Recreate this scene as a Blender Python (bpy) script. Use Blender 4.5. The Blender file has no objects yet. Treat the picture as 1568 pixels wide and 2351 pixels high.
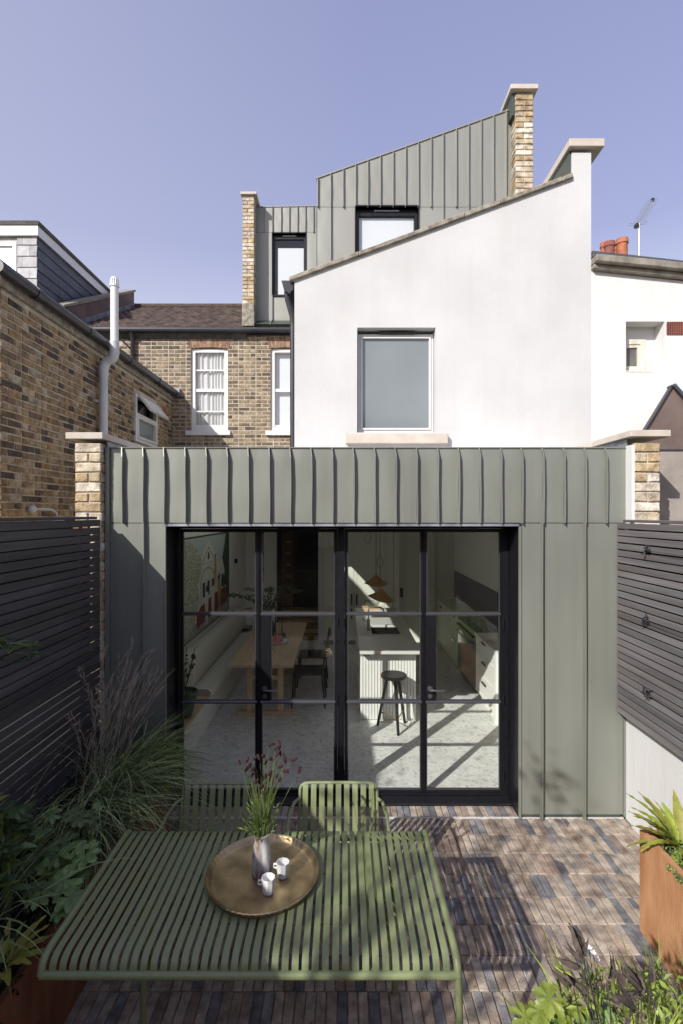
import bpy, math, random
from mathutils import Vector, Matrix
import numpy as np
random.seed(7)
C = bpy.context.scene.collection
SC = bpy.context.scene
R = math.radians
PI = math.pi

# ------------------------------------------------------------ camera, world, sun, exposure
FPX, CX, HY, EYE = 1176.0, 788.0, 1180.0, 2.61
cam_d = bpy.data.cameras.new('camera')
cam = bpy.data.objects.new('camera', cam_d)
C.objects.link(cam)
cam.location = (0, 0, EYE)
cam.rotation_euler = (R(90), 0, 0)
cam_d.sensor_fit = 'VERTICAL'
cam_d.sensor_height = 35.98
cam_d.lens = 18.0
cam_d.shift_x = -4.0 / 2351
cam_d.shift_y = 4.5 / 2351
cam_d.clip_start = 0.02
cam_d.clip_end = 2000
SC.camera = cam

SUN = Vector((0.617, 0.787, -0.664)).normalized()      # direction in which sunlight travels
sd = bpy.data.lights.new('sun', 'SUN')
so = bpy.data.objects.new('sun', sd)
C.objects.link(so)
so.rotation_euler = SUN.to_track_quat('-Z', 'Y').to_euler()
so.location = (-8, -10, 12)
sd.energy = 3.9
sd.angle = R(0.6)
sd.color = (1.0, 0.965, 0.91)

W = bpy.data.worlds.new('World')
SC.world = W
W.use_nodes = True
wn, wl = W.node_tree.nodes, W.node_tree.links
wn.clear()
sky = wn.new('ShaderNodeTexSky')
sky.sky_type = 'NISHITA'
sky.sun_disc = False
sky.sun_elevation = math.asin(-SUN.z)
sky.sun_rotation = math.atan2(-SUN.x, -SUN.y)
sky.air_density = 1.0
sky.dust_density = 2.2
sky.ozone_density = 2.0
tint = wn.new('ShaderNodeMix')
tint.data_type = 'RGBA'
tint.blend_type = 'MULTIPLY'
tint.inputs[0].default_value = 1.0
tint.inputs[7].default_value = (2.0, 1.8, 1.9, 1)
wl.new(sky.outputs[0], tint.inputs[6])
bg = wn.new('ShaderNodeBackground')
bg.inputs[1].default_value = 0.10
out = wn.new('ShaderNodeOutputWorld')
# pale lavender haze of the day: paler at the horizon, deeper overhead, all round the sky
tc_ = wn.new('ShaderNodeTexCoord'); sx_ = wn.new('ShaderNodeSeparateXYZ'); wl.new(tc_.outputs['Generated'], sx_.inputs[0])
hr = wn.new('ShaderNodeValToRGB')
hr.color_ramp.elements[0].position = 0.0; hr.color_ramp.elements[0].color = (.90, .875, .90, 1)
hr.color_ramp.elements[1].position = 1.0; hr.color_ramp.elements[1].color = (.225, .238, .375, 1)
for p_, c_ in ((.24, (.58, .575, .67, 1)), (.45, (.295, .31, .475, 1)), (.70, (.24, .255, .42, 1))):
    e_ = hr.color_ramp.elements.new(p_); e_.color = c_
wl.new(sx_.outputs[2], hr.inputs[0])
sc_ = wn.new('ShaderNodeVectorMath'); sc_.operation = 'SCALE'; sc_.inputs['Scale'].default_value = 10.0
wl.new(hr.outputs[0], sc_.inputs[0])
hm = wn.new('ShaderNodeMix'); hm.data_type = 'RGBA'; hm.inputs[0].default_value = 0.78
mr_ = wn.new('ShaderNodeMapRange'); mr_.inputs[1].default_value = .05; mr_.inputs[2].default_value = -.85; mr_.inputs[3].default_value = 0; mr_.inputs[4].default_value = .75
wl.new(sx_.outputs[0], mr_.inputs[0])
pm_ = wn.new('ShaderNodeMix'); pm_.data_type = 'RGBA'; pm_.inputs[7].default_value = (4.3, 4.2, 5.2, 1)
wl.new(mr_.outputs[0], pm_.inputs[0]); wl.new(sc_.outputs[0], pm_.inputs[6])
wl.new(tint.outputs[2], hm.inputs[6]); wl.new(pm_.outputs[2], hm.inputs[7])
wl.new(hm.outputs[2], bg.inputs[0])
wl.new(bg.outputs[0], out.inputs[0])
SC.view_settings.view_transform = 'Standard'
SC.view_settings.look = 'None'
SC.view_settings.exposure = 0.50
SC.view_settings.gamma = 1.0
SC.view_settings.use_curve_mapping = False
SC.render.engine = 'CYCLES'
SC.cycles.use_denoising = True
SC.cycles.max_bounces = 10
SC.cycles.diffuse_bounces = 8
SC.cycles.transparent_max_bounces = 16
SC.cycles.sample_clamp_indirect = 6.0
SC.cycles.caustics_reflective = False
SC.cycles.caustics_refractive = False

def at(x, y, Y):
    return Vector(((x - CX) * Y / FPX, Y, EYE - (y - HY) * Y / FPX))

# ------------------------------------------------------------ materials
MAT = {}
def mat(name, col, rough=0.6, metal=0.0, var=0.0, scale=8.0, col2=None, bump=0.0, bscale=60.0,
        tone=False, stretch=(1, 1, 1), spec=0.5, detail=4.0, fac=(0.35, 0.65), translucent=0.0, rvar=0.0):
    m = bpy.data.materials.new(name)
    m.use_nodes = True
    n, l = m.node_tree.nodes, m.node_tree.links
    b = n['Principled BSDF']
    b.inputs['Roughness'].default_value = rough
    b.inputs['Metallic'].default_value = metal
    b.inputs['Specular IOR Level'].default_value = spec
    col = tuple(col) + (1,)
    geo = n.new('ShaderNodeNewGeometry')
    mp = n.new('ShaderNodeMapping')
    mp.inputs['Scale'].default_value = stretch
    l.new(geo.outputs['Position'], mp.inputs[0])
    c2 = tuple(col2) + (1,) if col2 else tuple(c * (1 - var) for c in col[:3]) + (1,)
    nz = n.new('ShaderNodeTexNoise')
    nz.inputs['Scale'].default_value = scale
    nz.inputs['Detail'].default_value = detail
    l.new(mp.outputs[0], nz.inputs['Vector'])
    rp = n.new('ShaderNodeValToRGB')
    rp.color_ramp.elements[0].position = fac[0]
    rp.color_ramp.elements[0].color = c2
    rp.color_ramp.elements[1].position = fac[1]
    rp.color_ramp.elements[1].color = col
    l.new(nz.outputs[0], rp.inputs[0])
    last = rp.outputs[0]
    if tone:
        a = n.new('ShaderNodeAttribute')
        a.attribute_name = 'tone'
        mx = n.new('ShaderNodeMix')
        mx.data_type = 'RGBA'
        mx.blend_type = 'MULTIPLY'
        mx.inputs[0].default_value = 1.0
        l.new(last, mx.inputs[6])
        l.new(a.outputs['Color'], mx.inputs[7])
        last = mx.outputs[2]
    l.new(last, b.inputs['Base Color'])
    if rvar:
        mr = n.new('ShaderNodeMapRange')
        mr.inputs[3].default_value = rough - rvar
        mr.inputs[4].default_value = rough + rvar
        l.new(nz.outputs[0], mr.inputs[0])
        l.new(mr.outputs[0], b.inputs['Roughness'])
    if bump:
        n2 = n.new('ShaderNodeTexNoise')
        n2.inputs['Scale'].default_value = bscale
        n2.inputs['Detail'].default_value = 5
        l.new(mp.outputs[0], n2.inputs['Vector'])
        bp = n.new('ShaderNodeBump')
        bp.inputs['Strength'].default_value = bump
        bp.inputs['Distance'].default_value = 0.01
        l.new(n2.outputs[0], bp.inputs['Height'])
        l.new(bp.outputs[0], b.inputs['Normal'])
    if translucent:
        o = [x for x in n if x.type == 'OUTPUT_MATERIAL'][0]
        tr = n.new('ShaderNodeBsdfTranslucent')
        l.new(last, tr.inputs[0])
        ms = n.new('ShaderNodeMixShader')
        ms.inputs[0].default_value = translucent
        l.new(b.outputs[0], ms.inputs[1])
        l.new(tr.outputs[0], ms.inputs[2])
        l.new(ms.outputs[0], o.inputs[0])
    MAT[name] = m
    return m

def glass_mat(name, tintc=(0.93, 0.96, 0.94), ior=1.5, rough=0.0, wobble=0.0):
    m = bpy.data.materials.new(name)
    m.use_nodes = True
    n, l = m.node_tree.nodes, m.node_tree.links
    n.clear()
    o = n.new('ShaderNodeOutputMaterial')
    t = n.new('ShaderNodeBsdfTransparent'); t.inputs[0].default_value = tintc + (1,)
    g = n.new('ShaderNodeBsdfGlossy'); g.inputs['Roughness'].default_value = rough
    f = n.new('ShaderNodeFresnel')
    ge = n.new('ShaderNodeNewGeometry'); mv = n.new('ShaderNodeMapRange')      # same reflectance on both faces of the thin sheet
    mv.inputs[3].default_value = ior; mv.inputs[4].default_value = 1 / ior
    l.new(ge.outputs['Backfacing'], mv.inputs[0]); l.new(mv.outputs[0], f.inputs[0])
    mx = n.new('ShaderNodeMixShader')
    l.new(f.outputs[0], mx.inputs[0]); l.new(t.outputs[0], mx.inputs[1]); l.new(g.outputs[0], mx.inputs[2])
    if wobble:
        nz = n.new('ShaderNodeTexNoise'); nz.inputs['Scale'].default_value = 2.5
        bp = n.new('ShaderNodeBump'); bp.inputs['Strength'].default_value = wobble; bp.inputs['Distance'].default_value = 0.01
        l.new(nz.outputs[0], bp.inputs['Height']); l.new(bp.outputs[0], g.inputs['Normal'])
    l.new(mx.outputs[0], o.inputs[0])
    MAT[name] = m
    return m

mat('zinc', (0.25, 0.262, 0.228), 0.42, 0.25, var=0.14, scale=2.2, bump=0.05, bscale=9, stretch=(1, 1, .35), rvar=0.08)
mat('zinc_upper', (0.295, 0.297, 0.263), 0.42, 0.25, var=0.10, scale=2.2, bump=0.05, bscale=9, stretch=(1, 1, .35))
mat('zinc_dark', (0.07, 0.085, 0.07), 0.45, 0.2, var=0.1)
mat('lead', (0.16, 0.17, 0.20), 0.5, 0.4, col2=(0.35, 0.36, 0.40), scale=6, bump=0.3, bscale=12)
mat('steel_bar', (0.07, 0.07, 0.078), 0.28, 0.3, spec=1.0)
mat('black_steel', (0.010, 0.010, 0.013), 0.36, 0.0, var=0.3, scale=30, rvar=0.06, bump=0.03, bscale=40, spec=.4)
mat('handle_metal', (0.22, 0.22, 0.24), 0.35, 0.8, var=0.1)
mat('render_white', (0.57, 0.57, 0.568), 0.85, col2=(0.50, 0.498, 0.495), scale=1.6, bump=0.4, bscale=75, detail=8, fac=(.3, .7))
mat('render_white2', (0.68, 0.68, 0.675), 0.85, col2=(0.63, 0.63, 0.615), scale=1.0, bump=0.25, bscale=30, stretch=(1, 1, .3))
mat('coping', (0.54, 0.485, 0.42), 0.8, col2=(0.46, 0.405, 0.345), scale=7, bump=0.2, bscale=80)
mat('concrete_old', (0.34, 0.31, 0.25), 0.9, col2=(0.16, 0.14, 0.11), scale=14, bump=0.8, bscale=40)
mat('render_brown', (0.17, 0.125, 0.11), 0.9, col2=(0.12, 0.085, 0.075), scale=3, bump=0.3, bscale=30)
mat('render_grey', (0.36, 0.32, 0.28), 0.9, col2=(0.22, 0.19, 0.165), scale=2.2, bump=0.5, bscale=20, detail=8)
mat('brick', (0.92, 0.91, 0.90), 0.92, col2=(0.42, 0.39, 0.36), scale=14, tone=True, bump=1.0, bscale=70, detail=7, fac=(.32, .6))
mat('mortar', (0.50, 0.45, 0.37), 0.95, col2=(0.34, 0.30, 0.24), scale=9, bump=0.6, bscale=60)
mat('mortar_clean', (0.55, 0.50, 0.42), 0.95, col2=(0.42, 0.37, 0.30), scale=9, bump=0.6, bscale=60)
mat('paver', (1.0, 1.0, 1.0), 0.85, col2=(0.52, 0.51, 0.52), scale=13, tone=True, bump=0.6, bscale=70, detail=7, fac=(.35, .62), rvar=0.1)
mat('grout', (0.34, 0.29, 0.24), 0.95, col2=(0.12, 0.105, 0.09), scale=20, bump=0.5)
mat('lime_bloom', (0.72, 0.69, 0.66), 0.9, col2=(0.5, 0.47, 0.44), scale=30, bump=0.4)
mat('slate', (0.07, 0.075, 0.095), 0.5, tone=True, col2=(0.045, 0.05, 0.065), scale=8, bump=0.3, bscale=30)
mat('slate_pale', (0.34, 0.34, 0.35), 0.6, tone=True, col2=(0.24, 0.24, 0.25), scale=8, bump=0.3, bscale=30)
mat('clay_tile', (0.10, 0.066, 0.052), 0.9, tone=True, col2=(0.045, 0.034, 0.03), scale=9, bump=0.5)
mat('roof_felt', (0.10, 0.095, 0.085), 0.9, col2=(0.05, 0.05, 0.045), scale=12, bump=0.5)
mat('upvc', (0.70, 0.70, 0.69), 0.35, var=0.05)
mat('paint_old', (0.72, 0.69, 0.62), 0.6, col2=(0.52, 0.47, 0.38), scale=14, stretch=(1, 1, .3), bump=0.3)
mat('gutter_black', (0.03, 0.03, 0.036), 0.4, var=0.3)
mat('gutter_grey', (0.30, 0.27, 0.23), 0.7, col2=(0.17, 0.15, 0.12), scale=9, bump=0.3)
mat('pipe_grey', (0.52, 0.53, 0.55), 0.45, var=0.12, scale=3)
mat('terracotta', (0.42, 0.15, 0.07), 0.8, col2=(0.30, 0.10, 0.05), scale=9)
mat('terracotta_dark', (0.26, 0.085, 0.06), 0.8, col2=(0.18, 0.06, 0.045), scale=9)
mat('aluminium', (0.6, 0.6, 0.62), 0.35, 0.9)
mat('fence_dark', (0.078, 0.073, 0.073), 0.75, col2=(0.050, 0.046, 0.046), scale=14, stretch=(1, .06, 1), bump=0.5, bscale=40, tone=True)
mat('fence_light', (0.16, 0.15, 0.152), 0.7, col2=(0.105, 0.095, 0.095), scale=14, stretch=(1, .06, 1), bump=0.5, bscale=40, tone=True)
mat('batten_brown', (0.28, 0.16, 0.09), 0.8, var=0.3)
mat('corten_shaded', (0.20, 0.075, 0.035), 0.85, col2=(0.10, 0.035, 0.018), scale=8, stretch=(1.3, 1.3, .4), bump=0.3, bscale=50, detail=8)  # left planter's corten, with its shade put into the colour
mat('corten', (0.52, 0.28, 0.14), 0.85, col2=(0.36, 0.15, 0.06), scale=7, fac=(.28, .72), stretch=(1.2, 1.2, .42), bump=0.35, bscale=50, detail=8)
mat('soil', (0.05, 0.04, 0.03), 0.95, col2=(0.02, 0.017, 0.012), scale=30, bump=1.0)
mat('olive', (0.215, 0.25, 0.12), 0.42, var=0.05, scale=30, bump=0.04, bscale=200)
mat('brass_tray', (0.62, 0.48, 0.26), 0.36, 0.85, col2=(0.34, 0.26, 0.14), scale=9, bump=0.25, bscale=22, detail=7, rvar=0.12)
mat('brass', (0.62, 0.42, 0.16), 0.3, 0.9)
mat('ceramic_white', (0.80, 0.79, 0.77), 0.3, var=0.04)
mat('stoneware', (0.66, 0.64, 0.62), 0.7, col2=(0.16, 0.11, 0.09), scale=16, stretch=(1, 1, .35), bump=0.4, bscale=50, detail=6, fac=(.4, .6))
mat('interior_wall', (0.84, 0.83, 0.76), 0.9, var=0.03, scale=2)
mat('ceiling_white', (0.87, 0.87, 0.85), 0.9)
mat('stone_floor', (0.74, 0.74, 0.71), 0.5, col2=(0.60, 0.60, 0.575), scale=7, detail=9, bump=0.05, fac=(.3, .6))
mat('oak', (0.66, 0.49, 0.30), 0.5, col2=(0.54, 0.38, 0.22), scale=6, stretch=(7, .8, 3), detail=6)
mat('oak_dark', (0.30, 0.16, 0.07), 0.5, col2=(0.2, 0.1, 0.04), scale=6, stretch=(1, 7, 3))
mat('black_wood', (0.014, 0.013, 0.013), 0.42)
mat('cabinet', (0.74, 0.74, 0.66), 0.5)
mat('cabinet_white', (0.80, 0.80, 0.76), 0.5)
mat('worktop', (0.70, 0.69, 0.66), 0.3, var=0.03)
mat('black_gloss', (0.012, 0.012, 0.012), 0.15)
mat('steel', (0.42, 0.42, 0.40), 0.3, 0.9)
mat('gold_lamp', (0.40, 0.21, 0.07), 0.5, 0.2, var=0.15)
mat('cord', (0.03, 0.025, 0.02), 0.8)
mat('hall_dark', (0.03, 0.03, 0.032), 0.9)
mat('curtain', (0.90, 0.89, 0.87), 0.9, translucent=0.3)
mat('frosted', (0.17, 0.195, 0.20), 0.10, spec=1.0, col2=(0.22, 0.245, 0.25), scale=0.8)
mat('blind_white', (0.74, 0.75, 0.77), 0.35, spec=0.6)
mat('dark_glass', (0.06, 0.065, 0.07), 0.08, spec=0.8, col2=(0.12, 0.12, 0.12), scale=2)
mat('old_glass', (0.16, 0.15, 0.13), 0.3, spec=0.6, col2=(0.08, 0.075, 0.07), scale=5)
mat('grass_mid', (0.21, 0.25, 0.11), 0.6, tone=True, translucent=0.25)
mat('grass_lime', (0.19, 0.28, 0.06), 0.6, tone=True, translucent=0.3)
mat('plume', (0.46, 0.40, 0.31), 0.8, tone=True, translucent=0.3)
mat('leaf_dark', (0.09, 0.145, 0.05), 0.4, tone=True, translucent=0.15, col2=(0.03, 0.06, 0.02), scale=20)
mat('leaf_mid', (0.19, 0.28, 0.095), 0.5, tone=True, translucent=0.25, col2=(0.10, 0.16, 0.055), scale=25, bump=.3)
mat('leaf_fern', (0.34, 0.40, 0.07), 0.4, tone=True, translucent=0.3, col2=(0.22, 0.29, 0.05), scale=15, bump=.3)
mat('leaf_yellow', (0.34, 0.33, 0.06), 0.5, tone=True, translucent=0.3, col2=(0.24, 0.22, 0.05), scale=15)
mat('leaf_dead', (0.085, 0.065, 0.052), 0.85, tone=True, col2=(0.035, 0.027, 0.023), scale=30, bump=.6)
mat('stem_green', (0.14, 0.20, 0.05), 0.6, translucent=0.1)
mat('burnet', (0.055, 0.014, 0.018), 0.9, col2=(0.025, 0.008, 0.011), scale=60, bump=1.0, bscale=150)
mat('bark', (0.10, 0.075, 0.055), 0.9, bump=1.0)
mat('ivy_dark', (0.018, 0.030, 0.012), 0.6, tone=True)
mat('earth', (0.16, 0.17, 0.08), 0.95, col2=(0.26, 0.22, 0.13), scale=3, bump=0.5)
mat('pot_green', (0.05, 0.085, 0.06), 0.25, var=0.3, scale=10)
mat('skin_peach', (0.5, 0.12, 0.05), 0.5, col2=(0.35, 0.04, 0.03), scale=14)
mat('paper', (0.7, 0.68, 0.62), 0.8)
mat('book_dark', (0.04, 0.045, 0.05), 0.6)
mat('bottle_glass', (0.5, 0.55, 0.52), 0.1)
glass_mat('glass', (0.98, 0.99, 0.98), 1.5)
glass_mat('window_glass', (0.96, 0.97, 0.97), 1.52, 0.0)
glass_mat('bowl_glass', (0.88, 0.9, 0.88), 1.6, 0.05)
# striped upholstery
def striped(name, a, b, axis, pitch):
    m = mat(name, a, 0.9)
    n, l = m.node_tree.nodes, m.node_tree.links
    geo = [x for x in n if x.type == 'NEW_GEOMETRY'][0]
    sp = n.new('ShaderNodeSeparateXYZ'); l.new(geo.outputs['Position'], sp.inputs[0])
    mu = n.new('ShaderNodeMath'); mu.operation = 'MULTIPLY'; mu.inputs[1].default_value = 1 / pitch
    l.new(sp.outputs[axis], mu.inputs[0])
    fr = n.new('ShaderNodeMath'); fr.operation = 'FRACT'; l.new(mu.outputs[0], fr.inputs[0])
    gt = n.new('ShaderNodeMath'); gt.operation = 'GREATER_THAN'; gt.inputs[1].default_value = 0.62; l.new(fr.outputs[0], gt.inputs[0])
    mx = n.new('ShaderNodeMix'); mx.data_type = 'RGBA'
    mx.inputs[6].default_value = a + (1,); mx.inputs[7].default_value = b + (1,)
    l.new(gt.outputs[0], mx.inputs[0]); l.new(mx.outputs[2], n['Principled BSDF'].inputs['Base Color'])
    return m
striped('ticking', (0.74, 0.725, 0.62), (0.36, 0.36, 0.30), 1, 0.034)
# faint run-off streaks on the render
for nm_, lo_ in (('render_white', .988), ('render_white2', .975), ('zinc', .95)):
    m = MAT[nm_]; n, l = m.node_tree.nodes, m.node_tree.links
    ge_ = [x for x in n if x.type == 'NEW_GEOMETRY'][0]; mp_ = n.new('ShaderNodeMapping'); mp_.inputs['Scale'].default_value = (7, 7, .35); l.new(ge_.outputs['Position'], mp_.inputs[0])
    nz_ = n.new('ShaderNodeTexNoise'); nz_.inputs['Scale'].default_value = 1.6; nz_.inputs['Detail'].default_value = 7; l.new(mp_.outputs[0], nz_.inputs['Vector'])
    r_ = n.new('ShaderNodeValToRGB'); r_.color_ramp.elements[0].position = .34; r_.color_ramp.elements[0].color = (lo_, lo_ * .99, lo_ * .97, 1); r_.color_ramp.elements[1].position = .52; l.new(nz_.outputs[0], r_.inputs[0])
    x_ = n.new('ShaderNodeMix'); x_.data_type = 'RGBA'; x_.blend_type = 'MULTIPLY'; x_.inputs[0].default_value = 1
    o_ = n['Principled BSDF'].inputs['Base Color'].links[0].from_socket; l.new(o_, x_.inputs[6]); l.new(r_.outputs[0], x_.inputs[7]); l.new(x_.outputs[2], n['Principled BSDF'].inputs['Base Color'])
# floor chips: dark and pale aggregate fragments
m = MAT['stone_floor']; n, l = m.node_tree.nodes, m.node_tree.links
geo = [x for x in n if x.type == 'NEW_GEOMETRY'][0]
vo = n.new('ShaderNodeTexNoise'); vo.inputs['Scale'].default_value = 26; vo.inputs['Detail'].default_value = 6; l.new(geo.outputs['Position'], vo.inputs['Vector'])
rr = n.new('ShaderNodeValToRGB'); rr.color_ramp.elements[0].position = .36; rr.color_ramp.elements[0].color = (.68, .68, .68, 1)
rr.color_ramp.elements[1].position = .46; rr.color_ramp.elements[1].color = (1, 1, 1, 1)
e = rr.color_ramp.elements.new(.66); e.color = (1, 1, 1, 1); e = rr.color_ramp.elements.new(.74); e.color = (1.35, 1.35, 1.32, 1)
l.new(vo.outputs[0], rr.inputs[0])
mx = n.new('ShaderNodeMix'); mx.data_type = 'RGBA'; mx.blend_type = 'MULTIPLY'; mx.inputs[0].default_value = 1
old = n['Principled BSDF'].inputs['Base Color'].links[0].from_socket
l.new(old, mx.inputs[6]); l.new(rr.outputs[0], mx.inputs[7]); l.new(mx.outputs[2], n['Principled BSDF'].inputs['Base Color'])

# ------------------------------------------------------------ mesh building
class MB:
    def __init__(s):
        s.v, s.f, s.t, s.mi = [], [], [], []
        s.tone = (1, 1, 1); s.m = 0
    def add(s, vs, fs):
        k = len(s.v)
        s.v.extend([tuple(p) for p in vs])
        for f in fs:
            s.f.append(tuple(i + k for i in f)); s.t.append(s.tone); s.mi.append(s.m)
        return s
    def box(s, x0, x1, y0, y1, z0, z1):
        return s.add([(x0, y0, z0), (x1, y0, z0), (x1, y1, z0), (x0, y1, z0), (x0, y0, z1), (x1, y0, z1), (x1, y1, z1), (x0, y1, z1)],
              [(3, 2, 1, 0), (4, 5, 6, 7), (0, 1, 5, 4), (1, 2, 6, 5), (2, 3, 7, 6), (3, 0, 4, 7)])
    def prism(s, poly, axis, a, b):
        # poly: 2D points, extruded along axis ('x','y','z') from a to b
        def P(p, w):
            return {'x': (w, p[0], p[1]), 'y': (p[0], w, p[1]), 'z': (p[0], p[1], w)}[axis]
        n = len(poly)
        vs = [P(p, a) for p in poly] + [P(p, b) for p in poly]
        fs = [tuple(range(n)), tuple(range(2 * n - 1, n - 1, -1))]
        fs += [(i, (i + n), (i + 1) % n + n, (i + 1) % n) for i in range(n)]
        return s.add(vs, fs)
    def tube(s, pts, r, n=8, cap=True, closed=False):
        pts = [Vector(p) for p in pts]
        rs = r if isinstance(r, (list, tuple)) else [r] * len(pts)
        vs, fs = [], []
        N = len(pts)
        up = None
        for i, p in enumerate(pts):
            if closed: d = (pts[(i + 1) % N] - pts[i - 1])
            else: d = (pts[min(i + 1, N - 1)] - pts[max(i - 1, 0)])
            if d.length < 1e-9: d = Vector((0, 0, 1))
            d.normalize()
            if up is None:
                up = Vector((0, 0, 1)) if abs(d.z) < .9 else Vector((1, 0, 0))
            a = d.cross(up)
            if a.length < 1e-4: a = d.cross(Vector((0, 1, 0)))
            a.normalize(); b = a.cross(d).normalized(); up = b
            for k in range(n):
                t = 2 * PI * k / n
                vs.append(p + (a * math.cos(t) + b * math.sin(t)) * rs[i])
        M = N if closed else N - 1
        for i in range(M):
            j = (i + 1) % N
            for k in range(n):
                fs.append((i * n + k, i * n + (k + 1) % n, j * n + (k + 1) % n, j * n + k))
        if cap and not closed:
            fs.append(tuple(range(n - 1, -1, -1))); fs.append(tuple((N - 1) * n + k for k in range(n)))
        return s.add(vs, fs)
    def lathe(s, prof, n=24, loc=(0, 0, 0), fn=None):
        vs, fs = [], []
        for (r, z) in prof:
            for k in range(n):
                t = 2 * PI * k / n
                q = fn(t, r, z) if fn else (r * math.cos(t), r * math.sin(t), z)
                vs.append((q[0] + loc[0], q[1] + loc[1], q[2] + loc[2]))
        for i in range(len(prof) - 1):
            for k in range(n):
                fs.append((i * n + k, i * n + (k + 1) % n, (i + 1) * n + (k + 1) % n, (i + 1) * n + k))
        return s.add(vs, fs)
    def sphere(s, c, r, n=10, m=7, sz=1.0):
        prof = [(max(r * math.sin(PI * i / m), 1e-4), -r * sz * math.cos(PI * i / m)) for i in range(m + 1)]
        return s.lathe(prof, n, c)
    def strip(s, path, width, side=(1, 0, 0), thick=0.003):
        # flat bar swept along path; side = width direction
        side = Vector(side).normalized(); P = [Vector(p) for p in path]; N = len(P); vs, fs = [], []
        for i, p in enumerate(P):
            d = (P[min(i + 1, N - 1)] - P[max(i - 1, 0)]).normalized(); nn = side.cross(d).normalized()
            w = side * width / 2; t = nn * thick / 2
            vs += [p - w - t, p + w - t, p + w + t, p - w + t]
        for i in range(N - 1):
            a, b = i * 4, i * 4 + 4
            for k in range(4): fs.append((a + k, a + (k + 1) % 4, b + (k + 1) % 4, b + k))
        fs += [(3, 2, 1, 0), tuple((N - 1) * 4 + k for k in range(4))]
        return s.add(vs, fs)
    def mesh(s, name, mats, smooth=False, angle=35):
        me = bpy.data.meshes.new(name)
        me.from_pydata(s.v, [], s.f)
        if not isinstance(mats, (list, tuple)): mats = [mats]
        for q in mats: me.materials.append(MAT[q] if isinstance(q, str) else q)
        if len(mats) > 1: me.polygons.foreach_set('material_index', s.mi)
        if any(t != (1, 1, 1) for t in s.t):
            a = me.color_attributes.new('tone', 'FLOAT_COLOR', 'CORNER')
            cols = []
            for f, t in zip(s.f, s.t): cols.extend((t[0], t[1], t[2], 1.0) * len(f))
            a.data.foreach_set('color', cols)
        else:
            a = me.color_attributes.new('tone', 'FLOAT_COLOR', 'POINT')
            a.data.foreach_set('color', [1.0] * (4 * len(s.v)))
        if smooth:
            me.polygons.foreach_set('use_smooth', [True] * len(me.polygons))
            if angle < 180: me.set_sharp_from_angle(angle=R(angle))
        me.update()
        return me
    def build(s, name, mats, parent=None, smooth=False, bevel=0.0, kind=None, angle=35, seg=1):
        o = bpy.data.objects.new(name, s.mesh(name, mats, smooth, angle))
        C.objects.link(o)
        if parent is not None: o.parent = parent
        if bevel:
            b = o.modifiers.new('bevel', 'BEVEL'); b.width = bevel; b.segments = seg; b.limit_method = 'ANGLE'; b.harden_normals = False
        if kind: o['kind'] = kind
        return o

def tag(o, label, cat, group=None):
    o['label'] = label; o['category'] = cat
    if group: o['group'] = group
    return o
def thing(name, label, cat, loc=(0, 0, 0), rz=0, group=None):
    o = bpy.data.objects.new(name, None); o.empty_display_size = .1; C.objects.link(o)
    o.location = loc; o.rotation_euler = (0, 0, rz)
    return tag(o, label, cat, group)
def inst(name, me, parent=None, loc=(0, 0, 0), rot=(0, 0, 0), scale=(1, 1, 1)):
    o = bpy.data.objects.new(name, me); C.objects.link(o); o.parent = parent
    o.location = loc; o.rotation_euler = rot; o.scale = scale
    return o
def copy_tree(o, parent=None):
    c = o.copy(); C.objects.link(c); c.parent = parent
    for ch in list(o.children): copy_tree(ch, c)
    return c
def B(name, box, m, parent=None, bevel=0.0, kind=None, smooth=False):
    return MB().box(*box).build(name, m, parent, bevel=bevel, kind=kind, smooth=smooth)
def rnd(a, b): return random.uniform(a, b)

# box minus chamfer, unit brick lying in x(length) z(height), front at y=0 facing -y
def brick_faces(mb, u0, u1, z0, z1, d0, d1, mp, ch=0.004, jit=0.0):
    """front at depth d0 (proud), back at d1; mp maps (u, depth, z) to 3D"""
    j = lambda: rnd(-jit, jit)
    P = [(u0 + j(), z0 + j()), (u1 + j(), z0 + j()), (u1 + j(), z1 + j()), (u0 + j(), z1 + j())]
    sg = [(1, 1), (-1, 1), (-1, -1), (1, -1)]
    dd = [d0 + rnd(-jit, jit) * .6 for _ in range(4)]
    vs = [mp(p[0], d1, p[1]) for p in P] + [mp(p[0], d0 + ch, p[1]) for p in P] + \
         [mp(p[0] + q[0] * ch, dd[i], p[1] + q[1] * ch) for i, (p, q) in enumerate(zip(P, sg))]
    fs = []
    for k in range(4):
        n = (k + 1) % 4
        fs.append((k, n, 4 + n, 4 + k)); fs.append((4 + k, 4 + n, 8 + n, 8 + k))
    fs.append((8, 9, 10, 11))
    mb.add(vs, fs)

OLD_TONES = [(.42, .30, .155), (.48, .36, .20), (.36, .245, .125), (.27, .18, .10), (.17, .12, .08), (.54, .42, .25), (.40, .29, .165), (.11, .085, .065), (.44, .285, .125), (.38, .27, .15), (.52, .44, .32), (.46, .34, .18)]
MID_TONES = [(.40, .31, .205), (.35, .265, .17), (.29, .215, .14), (.22, .16, .105), (.44, .35, .235), (.33, .25, .165), (.38, .285, .18), (.17, .125, .09)]
def _mut(L, k, d): return [tuple(k * ((1 - d) * c + d * (sum(t) / 3)) for c in t) for t in L]
OLD_TONES = _mut(OLD_TONES, .86, .10); MID_TONES = _mut(MID_TONES, .92, .05)
NEW_TONES = [(.66, .55, .38), (.72, .63, .48), (.60, .44, .22), (.64, .50, .28), (.76, .69, .56), (.58, .46, .32), (.70, .58, .36), (.56, .40, .20)]

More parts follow.
